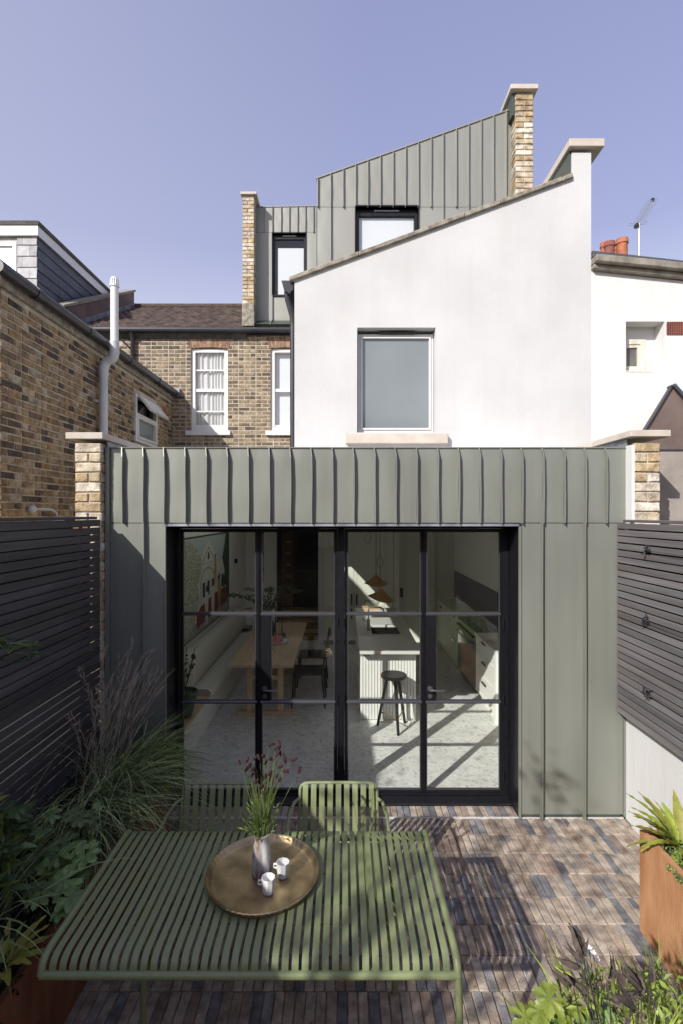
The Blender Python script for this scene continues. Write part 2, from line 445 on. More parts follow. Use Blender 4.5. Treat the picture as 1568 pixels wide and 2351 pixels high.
NEW_TONES = _mut(NEW_TONES, 1.0, .22)
def brick_wall(parent, mp, u0, u1, z0, z1, tones, holes=(), L=.215, H=.065, jt=.011, near=None, cap=300, jit=.0022, proud=.006, flemish=True, used=None, top=None, skip=None):
    """bricks on a wall plane; the `cap` bricks nearest `near` as parts, the rest joined as stuff"""
    items = []
    z, row = z0, 0
    while z + H * .6 < z1:
        h = min(H, z1 - z)
        u = u0; k = row % 2
        first = True
        while u < u1 - .02:
            hd = (k % 2 == 0) if flemish else False
            l = (L - jt) / 2 if hd else L
            if not flemish and first and row % 2: l = L / 2
            first = False
            e = min(u + l, u1)
            if e - u > .03:
                segs = [(u, e)]
                for (a, b, c, d) in holes:
                    if z + h > c + .01 and z < d - .01:
                        ns = []
                        for (p, q) in segs:
                            if q <= a or p >= b: ns.append((p, q))
                            else:
                                if p < a - .03: ns.append((p, a - .004))
                                if q > b + .03: ns.append((b + .004, q))
                        segs = ns
                for (p, q) in segs:
                    if top is None or z + h < top((p + q) / 2):
                        items.append((p, q, z, z + h))
            u = e + jt; k += 1
        z += H + jt; row += 1
    tot = parent
    if skip: items = [i for i in items if not skip(i)]
    if near is not None: items.sort(key=lambda i: (Vector(mp((i[0] + i[1]) / 2, 0, (i[2] + i[3]) / 2)) - Vector(near)).length)
    used = used or [0]
    for n_, (p, q, a, b) in enumerate(items):
        if used[0] < cap:
            mb = MB(); t = random.choice(tones); f = rnd(.85, 1.12); mb.tone = (t[0] * f, t[1] * f, t[2] * f)
            brick_faces(mb, p, q, a, b, -proud + rnd(-.002, .002), .03, mp, .004, jit)
            mb.build('brick', 'brick', parent)
            used[0] += 1
        else:
            if n_ == 0 or 'big' not in locals(): big = MB()
            t = random.choice(tones); f = rnd(.85, 1.12); big.tone = (t[0] * f, t[1] * f, t[2] * f)
            brick_faces(big, p, q, a, b, -proud + rnd(-.002, .002), .03, mp, .004, jit)
    if 'big' in locals(): big.build('brickwork', 'brick', parent, kind='stuff')
    return used

def holed_wall(mb, mp, u0, u1, z0, top, holes, thick, rev=None):
    """front and back sheets with holes, reveals, outer edges. top(u) gives the height; holes (u0,u1,z0,z1)"""
    us = sorted(set([u0, u1] + [h[0] for h in holes] + [h[1] for h in holes]))
    for a, b in zip(us[:-1], us[1:]):
        hs = sorted([h for h in holes if h[0] <= a + 1e-6 and h[1] >= b - 1e-6], key=lambda h: h[2])
        z = z0
        segs = []
        for h in hs: segs.append((z, h[2])); z = h[3]
        segs.append((z, None))
        for (p, q) in segs:
            qa = top(a) if q is None else q; qb = top(b) if q is None else q
            for d, fl in ((0, 1), (thick, 0)):
                vs = [mp(a, d, p), mp(b, d, p), mp(b, d, qb), mp(a, d, qa)]
                mb.add(vs, [(0, 1, 2, 3) if fl else (3, 2, 1, 0)])
        mb.add([mp(a, 0, top(a)), mp(b, 0, top(b)), mp(b, thick, top(b)), mp(a, thick, top(a))], [(0, 1, 2, 3)])
        mb.add([mp(a, 0, z0), mp(b, 0, z0), mp(b, thick, z0), mp(a, thick, z0)], [(3, 2, 1, 0)])
    for u in (u0, u1):
        mb.add([mp(u, 0, z0), mp(u, thick, z0), mp(u, thick, top(u)), mp(u, 0, top(u))], [(0, 1, 2, 3)])
    for (a, b, c, d) in holes:
        mb.add([mp(a, 0, c), mp(a, thick, c), mp(a, thick, d), mp(a, 0, d), mp(b, 0, c), mp(b, thick, c), mp(b, thick, d), mp(b, 0, d)],
               [(0, 3, 2, 1), (4, 5, 6, 7), (0, 1, 5, 4), (3, 7, 6, 2)])
    return mb

def frame_ring(mb, x0, x1, z0, z1, y0, y1, w):
    """rectangular frame in the xz plane"""
    mb.box(x0, x0 + w, y0, y1, z0, z1); mb.box(x1 - w, x1, y0, y1, z0, z1)
    mb.box(x0 + w, x1 - w, y0, y1, z1 - w, z1); mb.box(x0 + w, x1 - w, y0, y1, z0, z0 + w)
    return mb
def front(Y):                       # wall facing the camera
    return lambda u, d, z: (u, Y + d, z)
def flank(X):                       # wall facing +x, u runs along y
    return lambda u, d, z: (X - d, u, z)
# ============================================================ ground
o = B('earth_ground', (-40, 40, -30, 60, -.3, -.09), 'earth', kind='structure')
patio = MB().box(-2.03, 2.42, -1.6, 4.72, -.085, -.012).build('patio', 'grout', kind='structure')

def paver_bricks():
    L, Wd = .2277, .0565
    items = []
    y = 4.395
    r = 0
    while y > 0.9:
        off = rnd(0, Wd)
        x = -2.0 + off
        y0, y1 = y - L + .007, y
        yy0 = y0; yy1 = y1
        while x < 2.38:
            w = Wd - .0045 + rnd(-.002, .002)
            items.append((x, min(x + w, 2.41), yy0, yy1)); x += Wd
        y -= L; r += 1
    # short course between white joint and sill
    x = -1.5
    while x < 2.36:
        y1 = 4.70 if x < 1.46 else 4.40
        if x < 1.50 or x > 1.51:
            items.append((x, x + .052, 4.404 if True else 0, y1 - .004 if y1 > 4.5 else 4.43))
        x += .0565
    def prio(i):
        cx, cy = (i[0] + i[1]) / 2, (i[2] + i[3]) / 2
        vis = 0 if (cx > .5 and cy > 1.9 and not (cx > 1.86 and cy < 3.2)) else 5
        if cy < 2.15 and -.9 < cx < .9 and cy > 2.0: vis = min(vis, .5)
        if cy < 1.95: vis += 3
        return vis * 10 + cy
    items.sort(key=prio)
    tan = [(.46, .38, .30), (.49, .415, .33), (.43, .345, .275), (.51, .44, .36), (.45, .375, .305), (.38, .305, .245), (.48, .415, .345), (.45, .36, .275), (.33, .25, .20)]
    dark = [(.21, .21, .225), (.25, .25, .265), (.17, .17, .185), (.30, .29, .29)]
    big = MB()
    for k, (x0, x1, y0, y1) in enumerate(items):
        mb = MB() if k < 300 else big
        d = random.random()
        t = random.choice(dark if d < .20 else tan); f = rnd(.86, 1.12)
        mb.tone = (t[0] * f, t[1] * f, t[2] * f)
        ta = mb.tone
        mp = lambda u, dd, z: (u, z, -dd)
        # a brick with burnt end: split face tone along its length
        zc = rnd(-.0025, .0015); tl = rnd(-.002, .002)
        j = .0016
        P = [(x0 + rnd(-j, j), y0 + rnd(-j, j)), (x1 + rnd(-j, j), y0 + rnd(-j, j)), (x1 + rnd(-j, j), y1 + rnd(-j, j)), (x0 + rnd(-j, j), y1 + rnd(-j, j))]
        ch = .004
        zz = [zc - tl, zc + rnd(-.001, .001), zc + tl, zc]
        sg = [(1, 1), (-1, 1), (-1, -1), (1, -1)]
        ym = y0 + (y1 - y0) * rnd(.3, .7)
        base = [(p[0], p[1], -.045) for p in P]
        mid = [(p[0], p[1], z_ - ch) for p, z_ in zip(P, zz)]
        topv = [(p[0] + q[0] * ch, p[1] + q[1] * ch, z_) for p, q, z_ in zip(P, sg, zz)]
        mb.add(base + mid + topv, [(0, 1, 5, 4), (1, 2, 6, 5), (2, 3, 7, 6), (3, 0, 4, 7), (4, 5, 9, 8), (5, 6, 10, 9), (6, 7, 11, 10), (7, 4, 8, 11)])
        ma = Vector(topv[0]).lerp(Vector(topv[3]), .5 + rnd(-.2, .2)); mc = Vector(topv[1]).lerp(Vector(topv[2]), .5 + rnd(-.2, .2))
        two = random.random() < .14
        mb.add([topv[0], topv[1], mc, ma], [(0, 1, 2, 3)])
        if two:
            t2 = random.choice(dark) if d >= .20 else random.choice(tan); mb.tone = tuple(c * .5 + e * .5 for c, e in zip(t2, ta)) if random.random() < .5 else t2
        mb.add([ma, mc, topv[2], topv[3]], [(0, 1, 2, 3)])
        mb.tone = ta
        if k < 300: mb.build('brick', 'paver', patio)
    if len(items) > 300: big.build('brickwork', 'paver', patio, kind='stuff')
paver_bricks()
# white lime line of the threshold joint
mb = MB(); x = -1.6
while x < 2.40:
    w = rnd(.05, .18); mb.add([(x, 4.392 + rnd(-.003, 0), .0035), (x + w, 4.392 + rnd(-.003, 0), .0035), (x + w, 4.408 + rnd(0, .004), .0035), (x, 4.408 + rnd(0, .004), .0035), (x, 4.392, -.02), (x + w, 4.392, -.02), (x + w, 4.408, -.02), (x, 4.408, -.02)], [(0, 1, 2, 3), (0, 1, 5, 4), (1, 2, 6, 5), (2, 3, 7, 6), (3, 0, 4, 7)]); x += w
mb.build('joint_line', 'lime_bloom', patio)

# ============================================================ zinc rear extension
FY = 4.39
ext = thing('zinc_extension', 'sage green zinc clad single storey rear extension around the black glazed doors', 'building', (0, FY, 0))
def P(mb, name, m, parent=ext, **k):           # build in world coordinates and hang under a thing
    o = mb.build(name, m, None, **k)
    o.parent = parent
    o.matrix_parent_inverse = Matrix.Translation(-parent.location) if parent.rotation_euler.z == 0 else parent.matrix_world.inverted()
    return o
def under(c, part):
    c.parent = part; c.matrix_parent_inverse = Matrix.Identity(4)
    return c
def zinc_panel(parent, name, x0, x1, z0, za, zb, Y, m='zinc', pil=.0035, fold=True):
    mb = MB(); nx, nz = 4, 10
    ph = rnd(0, 6); amp = rnd(.5, 1) * pil; vs = []
    for j in range(nz + 1):
        for i in range(nx + 1):
            u, v = i / nx, j / nz
            zt = za + (zb - za) * u
            z = z0 + (zt - z0) * v
            d = -amp * math.sin(PI * u) * (.5 + .5 * math.sin(ph + v * 5)) - .0016 * math.sin(ph * 2 + v * 9 + u * 3)
            if v in (0, 1) or u in (0, 1): d = 0
            vs.append((x0 + (x1 - x0) * u, Y + d, z))
    k = len(vs)
    fs = [(j * (nx + 1) + i, j * (nx + 1) + i + 1, (j + 1) * (nx + 1) + i + 1, (j + 1) * (nx + 1) + i) for j in range(nz) for i in range(nx)]
    rim = [i for i in range(nx + 1)] + [(j + 1) * (nx + 1) - 1 for j in range(1, nz + 1)] + [nz * (nx + 1) + i for i in range(nx - 1, -1, -1)] + [j * (nx + 1) for j in range(nz - 1, 0, -1)]
    for r_ in rim: v = vs[r_]; vs.append((v[0], v[1] + .012, v[2]))
    for a in range(len(rim)):
        b = (a + 1) % len(rim); fs.append((rim[a], k + a, k + b, rim[b]))
    mb.add(vs, fs)
    return P(mb, name, m, parent, smooth=True, angle=50)
def seam(parent, x, z0, z1, Y, m='zinc', d=.042, w=.007, wig=.0018, top_bend=True):
    mb = MB(); n = 9; vs = []; ph = rnd(0, 6)
    for i in range(n):
        v = i / (n - 1); z = z0 + (z1 - z0) * v
        dx = wig * math.sin(ph + v * 7)
        dd = d
        if top_bend and v > .93: dx -= .010; dd = d * .55
        for (a, b) in ((-w / 2, .002), (-w / 2, -dd), (w / 2, -dd), (w / 2, .002)): vs.append((x + dx + a, Y + b, z))
        if i == n - 2 and top_bend: pass
    fs = []
    for i in range(n - 1):
        for k in range(4): fs.append((i * 4 + k, i * 4 + (k + 1) % 4, i * 4 + 4 + (k + 1) % 4, i * 4 + 4 + k))
    fs += [(0, 1, 2, 3), tuple((n - 1) * 4 + k for k in range(4))]
    # base lip along one side
    mb.add(vs, fs)
    mb.box(x - .011, x - w / 2 - .0005, Y - .008, Y + .003, z0, z1 - .03)
    return P(mb, 'standing_seam', m, parent)
ZT, ZB = 3.175, 2.535
XL, XR = -2.015, 2.43
OX0, OX1 = -1.522, 1.507
# cores behind the zinc
mb = MB(); mb.box(XL, OX0 - .012, FY + .014, 4.70, 0, ZB); mb.box(OX1 + .012, 2.385, FY + .014, 4.70, 0, ZB); mb.box(XL, 2.39, FY + .014, 4.70, ZB + .012, ZT - .012)
P(mb, 'wall_core', 'zinc_dark')
sx = [(284 + 48.07 * k - CX) / 267.9 for k in range(24)]
xs = [XL + .02] + [s for s in sx if s < XR - .02] + [XR]
for a, b in zip(xs[:-1], xs[1:]): zinc_panel(ext, 'zinc_panel', a + .002, b - .002, ZB, ZT, ZT, FY)
for s in xs[1:-1]: seam(ext, s, ZB - .004, ZT + .004, FY)
# parapet capping with a rolled front edge
mb = MB(); mb.prism([(FY - .006, ZT - .006), (FY - .012, ZT + .002), (FY - .004, ZT + .008), (4.72, ZT + .012), (4.72, ZT - .01)], 'x', XL, XR); P(mb, 'parapet_capping', 'zinc')
# lower cladding
lo = [XL + .02, (333 - CX) / 267.9, OX0]
for a, b in zip(lo[:-1], lo[1:]): zinc_panel(ext, 'zinc_panel', a + .002, b - .002, .035, ZB - .006, ZB - .006, FY)
seam(ext, lo[1], .01, ZB, FY, top_bend=False)
ro = [OX1 + .02, (1242 - CX) / 267.9, (1340 - CX) / 267.9, 2.40]
for a, b in zip(ro[:-1], ro[1:]): zinc_panel(ext, 'zinc_panel', a + .002, b - .002, .035, ZB - .006, ZB - .006, FY)
for s in ro[1:3]: seam(ext, s, .0, ZB, FY, top_bend=False)
for bx_ in ((XL - .012, XL + .018, FY - .03, FY + .02, 0.0, ZT + .005), (XR - .002, XR + .012, FY - .02, FY + .02, ZB, ZT + .004), (2.40, 2.412, FY - .012, FY + .02, .02, ZB - .01)): P(MB().box(*bx_), 'corner_trim', 'zinc')
for a_, b_ in ((OX0 - .004, OX0 + .003), (OX1 - .003, OX1 + .016)): P(MB().box(a_, b_, FY - .012, FY + .012, 0.0, ZB - .012), 'jamb_trim', 'zinc')
# opening liners (black folded metal)
mb = MB()
mb.box(OX0 - .010, OX0, FY + .013, 4.70, 0, ZB - .01); mb.box(OX1, OX1 + .010, FY + .013, 4.70, 0, ZB - .01); mb.box(OX0, OX1, FY, 4.70, ZB - .022, ZB - .008)
P(mb, 'opening_liner', 'black_steel')
mb = MB(); mb.box(OX0 - .005, OX1 + .015, FY - .012, FY - .001, ZB - .03, ZB - .009); P(mb, 'drip_edge', 'lead')
mb = MB(); mb.prism([(4.57, .002), (4.57, .022), (4.655, .050), (4.655, .002)], 'x', OX0 + .002, OX1 - .002); P(mb, 'threshold_sill', 'black_steel', bevel=.004)

# flat roof with roof light opening, upstand, and its glass
mb = MB()
SX0, SX1, SY0, SY1 = -1.60, -.94, 5.0, 8.60
RZ0, RZ1 = 2.76, 3.06
mb.box(-2.03, SX0, 4.705, 10.38, RZ0, RZ1); mb.box(SX1, 2.385, 4.705, 10.38, RZ0, RZ1)
mb.box(SX0, SX1, 4.705, SY0, RZ0, RZ1); mb.box(SX0, SX1, SY1, 10.38, RZ0, RZ1)
P(mb, 'roof_slab', 'ceiling_white')
mb = MB(); mb.box(SX0 - .02, SX1 + .02, SY0 - .02, SY1 + .02, RZ1 + .001, RZ1 + .018); P(mb, 'rooflight_pane', 'glass')
mb = MB(); mb.prism([(-1.60, RZ1 + .1), (-1.545, 3.27), (-1.47, 3.29), (-1.38, 3.27), (-1.32, RZ1 + .1)], 'y', 5.6, 5.9)
P(mb, 'roof_upstand', 'coping')

# ------------------------------------------------------------ door frame and four leaves
DY = 4.70
fr = thing('door_frame', 'black steel frame holding the four glazed door leaves', 'door frame', (0, DY, 0))
FZ0, FZ1 = .012, ZB - .024
mb = MB()
mb.box(OX0 + .001, -1.490, DY - .045, DY + .03, FZ0, FZ1); mb.box(1.455, OX1 - .001, DY - .045, DY + .03, FZ0, FZ1)
mb.box(-1.490, 1.455, DY - .045, DY + .03, 2.478, FZ1)
mb.box(-1.490, 1.455, DY - .03, DY + .03, FZ0, .058)
mb.box(-.052, .010, DY - .045, DY + .03, .058, 2.478)
P(mb, 'frame', 'black_steel', fr, bevel=.003)
# inner jamb infill above and beside (wall behind liner)
def leaf(x0, x1, hinge, lock, label):
    t = thing('glazed_door', label, 'door', ((x0 + x1) / 2, DY, FZ0), 0, 'black steel glazed doors')
    z0, z1 = .061, 2.474
    yb, yf = DY - .028, DY + .012
    s = .026; bt = .034; tp = .030
    mb = MB(); mb.box(x0, x0 + s, yb, yf, z0, z1); mb.box(x1 - s, x1, yb, yf, z0, z1)
    mb.box(x0 + s, x1 - s, yb, yf, z1 - tp, z1); mb.box(x0 + s, x1 - s, yb, yf, z0, z0 + bt)
    for xx in (x0, x1 - .010): mb.box(xx, xx + .010, yb - .010, yb - .0005, z0 + .01, z1 - .01)
    P(mb, 'frame', 'black_steel', t, bevel=.002)
    T1, T2 = 1.697, .895
    for zt in (T1, T2):
        P(MB().prism([(yb - .012, zt - .011), (yb - .014, zt + .002), (yb - .004, zt + .012), (yf, zt + .012), (yf, zt - .012)], 'x', x0 + s - .008, x1 - s + .008), 'transom', 'steel_bar', t)
    lx0, lx1 = x0 + s, x1 - s
    lp = .085
    for (a, b) in ((z0 + bt, T2 - .012), (T2 + .012, T1 - .012), (T1 + .012, z1 - tp)):
        p0, p1 = lx0, lx1
        if lock and a > .5 and a < 1.5: p0 = lx0 + lp + .002
        P(MB().box(p0 + .001, p1 - .001, DY - .011, DY - .005, a + .001, b - .001), 'pane', 'glass', t)
        g = MB(); w = .007
        for q in ((p0, p0 + w, a, b), (p1 - w, p1, a, b)): g.box(q[0], q[1], yb + .002, DY - .012, q[2], q[3])
        g.box(p0 + w, p1 - w, yb + .002, DY - .012, a, a + w)
        P(g, 'glazing_bead', 'steel_bar', t)
    if lock:
        P(MB().box(lx0 - .004, lx0 + lp, yb - .006, yf, T2 + .0125, T1 - .0125), 'lock_plate', 'black_steel', t, bevel=.002)
        zc = .895 + .125; xc = lx0 + .030
        
        mb = MB()
        c = Vector((xc, yb - .008, zc))
        mb.tube([c, c + Vector((0, -.010, 0))], .026, 20); mb.tube([c + Vector((0, -.010, 0)), c + Vector((0, -.052, 0))], .010, 12)
        pts = [c + Vector((0, -.050, 0)), c + Vector((.012, -.058, .001)), c + Vector((.045, -.060, 0)), c + Vector((.085, -.058, -.003)), c + Vector((.125, -.052, -.001))]
        mb.tube(pts, [.010, .011, .009, .008, .006], 10)
        P(mb, 'handle', 'handle_metal', t, smooth=True)
        c = Vector((xc, yb - .008, zc - .068)); mb = MB(); mb.tube([c, c + Vector((0, -.008, 0))], .020, 18); mb.tube([c + Vector((0, -.008, 0)), c + Vector((0, -.014, 0))], .008, 10)
        P(mb, 'keyhole', 'handle_metal', t, smooth=True)
    hx = x0 - .004 if hinge == 'l' else x1 + .004
    for zh in (1.62, .92, .235):
        mb = MB(); mb.tube([(hx, yb - .018, zh - .045), (hx, yb - .018, zh - .002)], .011, 10); mb.tube([(hx, yb - .018, zh + .002), (hx, yb - .018, zh + .045)], .011, 10)
        mb.box(hx - .016, hx + .016, yb - .012, yb - .0125 + .012, zh - .02, zh + .02)
        P(mb, 'hinge', 'black_steel', t, smooth=True)
    mb = MB()
    if lock:       # drop bolts on the inner edge
        for zz in (2.44, 2.24, 2.10): mb.box(lx0, lx0 + .012, yf, yf + .02, zz - .012, zz + .012)
        mb.tube([(lx0 + .006, yf + .014, 1.98), (lx0 + .006, yf + .014, 2.44)], .004, 6)
        P(mb, 'bolt', 'black_steel', t)
    return t
leaf(-1.488, -.772, 'l', False, 'far left glazed steel door leaf in front of the long bench')
leaf(-.770, -.054, 'r', True, 'glazed steel door leaf with lever handle in front of the oak dining table')
leaf(.012, .732, 'l', False, 'glazed steel door leaf right of the centre post in front of the island')
leaf(.734, 1.453, 'r', True, 'glazed steel door leaf with lever handle in front of the range cooker')

# ============================================================ party walls beside the extension
def party_pier(name, label, x0, x1, sideface):
    Y0 = 4.30
    t = thing(name, label, 'brick wall', ((x0 + x1) / 2, Y0, 0))
    P(MB().box(x0 + .010, x1 - .010, Y0 + .010, 10.04, 0, 3.20), 'wall_core', 'mortar_clean', t)
    
    jt = .012; H = .0715; z = 3.215 - 38 * (H + jt)
    row = 0
    while z < 3.20:
        if z > -.1:
            mp = front(Y0)
            segs = [(x0, x1)] if row % 2 else [(x0, x0 + .104), (x0 + .116, x1)]
            for (a, b) in segs:
                mb = MB(); c = random.choice(NEW_TONES); f = rnd(.85, 1.12); mb.tone = tuple(q * f for q in c)
                brick_faces(mb, a, b, z, z + H, -.004 + rnd(-.003, .003), .04, mp, .006, .003)
                P(mb, 'brick', 'brick', t)
            if sideface:
                mb = MB(); c = random.choice(NEW_TONES); f = rnd(.75, 1.0); mb.tone = tuple(q * f for q in c)
                X = x1 if sideface > 0 else x0
                mp2 = (lambda u, d, zz: (X - sideface * d, u, zz))
                brick_faces(mb, Y0 + .004, FY - .006, z, z + H, -.002 + rnd(-.002, .002), .008, mp2, .004, .003)
                P(mb, 'brick', 'brick', t)
        z += H + jt; row += 1
    return t, Y0
t, Y0 = party_pier('party_wall', 'pale yellow brick party wall end with stone coping left of the zinc fascia', -2.249, -2.036, 1)
P(MB().box(-2.314, -2.004, Y0 - .035, 5.05, 3.235, 3.290), 'coping_stone', 'coping', t, bevel=.004)
P(MB().box(-2.314, -2.004, 5.056, 6.2, 3.235, 3.290), 'coping_stone', 'coping', t, bevel=.004)
P(MB().box(-2.034, -2.022, 4.40, 5.6, 3.15, 3.233), 'flashing', 'lead', t)
t, Y0 = party_pier('party_wall', 'pale yellow brick party wall end with stone coping right of the zinc fascia', 2.446, 2.657, 0)
P(MB().box(2.395, 2.730, Y0 - .035, 4.95, 3.255, 3.310), 'coping_stone', 'coping', t, bevel=.004)
P(MB().box(2.395, 2.730, 4.956, 5.395, 3.255, 3.310), 'coping_stone', 'coping', t, bevel=.004)
P(MB().box(2.432, 2.444, 4.40, 5.38, 3.10, 3.252), 'flashing', 'lead', t)
P(MB().box(2.42, 2.446, 4.298, 4.30 + .09, 0, 3.19), 'mortar_edge', 'render_white2', t)

# ============================================================ white rendered outrigger above
WY = 5.40
def wx(x): return (x - CX) / (FPX / WY)
def wz(y): return EYE - (y - HY) / (FPX / WY)
rh = thing('rendered_outrigger', 'white rendered two storey rear wing with sloping top and frosted window', 'building', (wx(1000), WY, 3.06))
x0, x1, xp = wx(676), wx(1357), wx(1313)
top = lambda x: wz(644) + (x - x0) / (xp - x0) * (wz(410) - wz(644)) if x < xp - 1e-6 else wz(410)
hole = (wx(820), wx(1000), wz(993), wz(752))
mb = MB(); holed_wall(mb, front(WY), x0, xp, RZ1 + .001, top, [hole], .22); 
P(mb, 'front_wall', 'render_white', rh)
P(MB().box(xp + .0, x1, WY - .0005, 10.3, RZ1 + .001, wz(350)), 'party_parapet', 'render_white', rh)
P(MB().prism([(x0 + .002, 3.07), (xp - .002, 3.07), (xp - .002, top(xp - .01) - .01), (x0 + .002, top(x0) - .01)], 'y', WY + .221, 10.2), 'wing_body', 'render_white', rh)
sl = (top(xp - .01) - top(x0)) / (xp - x0)
# weathered verge with broken segments and slate edges
xa = x0 - .05
while xa < xp - .01:
    w = rnd(.35, .8); xb = min(xa + w, xp + (0.0))
    za, zb_ = top(x0) + sl * (xa - x0), top(x0) + sl * (xb - x0)
    j = rnd(-.003, .004)
    mb = MB(); mb.prism([(xa, za - .002), (xb - .003, zb_ - .002), (xb - .003, zb_ + .046 + j), (xa, za + .046 + j)], 'y', WY - .035, WY + .16)
    P(mb, 'verge_slab', 'concrete_old', rh, bevel=.006)
    xa = xb
mb = MB(); xa = x0 - .06
while xa < xp - .25:
    za = top(x0) + sl * (xa - x0) + .052; b = MB(); b.tone = (rnd(.7, 1.2),) * 3
    b.prism([(xa, za), (xa + .24, za + sl * .24 - .006), (xa + .24, za + sl * .24), (xa, za + .012)], 'y', WY + .06 + rnd(-.02, .02), WY + .5)
    P(b, 'roof_slate', 'slate', rh); xa += .2
# window
wo = P(frame_ring(MB(), hole[0] + .01, hole[1] - .004, hole[2] + .012, hole[3] - .035, WY + .10, WY + .17, .038), 'window', 'upvc', rh, bevel=.004)
hx0, hx1, hz0, hz1 = hole[0] + .048, hole[1] - .042, hole[2] + .05, hole[3] - .073
c = P(frame_ring(MB(), hx0 - .008, hx1 + .008, hz0 - .008, hz1 + .008, WY + .085, WY + .15, .02), 'sash', 'upvc', rh, bevel=.003); 
under(c, wo)
c = P(MB().box(hx0 + .012, hx1 - .012, WY + .115, WY + .125, hz0 + .012, hz1 - .012), 'pane', 'frosted', rh); under(c, wo)
c = P(MB().box(wx(872), wx(956), WY + .075, WY + .098, hz1 + .035, hz1 + .052), 'trickle_vent', 'gutter_black', rh)
P(MB().box(wx(793), wx(1026), WY - .075, WY + .02, wz(1020), wz(997)), 'window_sill', 'coping', rh, bevel=.006)
# coping of the white party parapet, running back
P(MB().box(wx(1303), wx(1383), WY - .05, 6.6, wz(343), wz(325)), 'coping_stone', 'coping', rh, bevel=.004)
P(MB().box(wx(1303), wx(1383), 6.606, 9.5, wz(343), wz(325)), 'coping_stone', 'coping', rh, bevel=.004)
P(MB().prism([(WY + .02, top(xp) + .05), (7.2, top(xp) + .05), (7.2, wz(345)), (WY + .02, wz(345))], 'x', xp - .02, xp - .002), 'parapet_cladding', 'zinc_dark', rh)
# eaves gutter end and downpipe on the left
g0 = at(656, 640, WY)
mb = MB(); mb.prism([(x0 - .14, wz(642)), (x0 - .01, wz(642)), (x0 - .015, wz(662)), (x0 - .06, wz(672)), (x0 - .11, wz(664))], 'y', WY + .02, 9.8)
gut = P(mb, 'gutter', 'gutter_black', rh)
P(MB().tube([(x0 - .09, WY + .09, wz(662)), (x0 - .08, WY + .10, wz(680)), (x0 - .035, WY + .14, wz(715)), (x0 - .03, WY + .15, wz(740)), (x0 - .03, WY + .15, 3.1)], .032, 10), 'downpipe', 'gutter_black', rh, smooth=True)

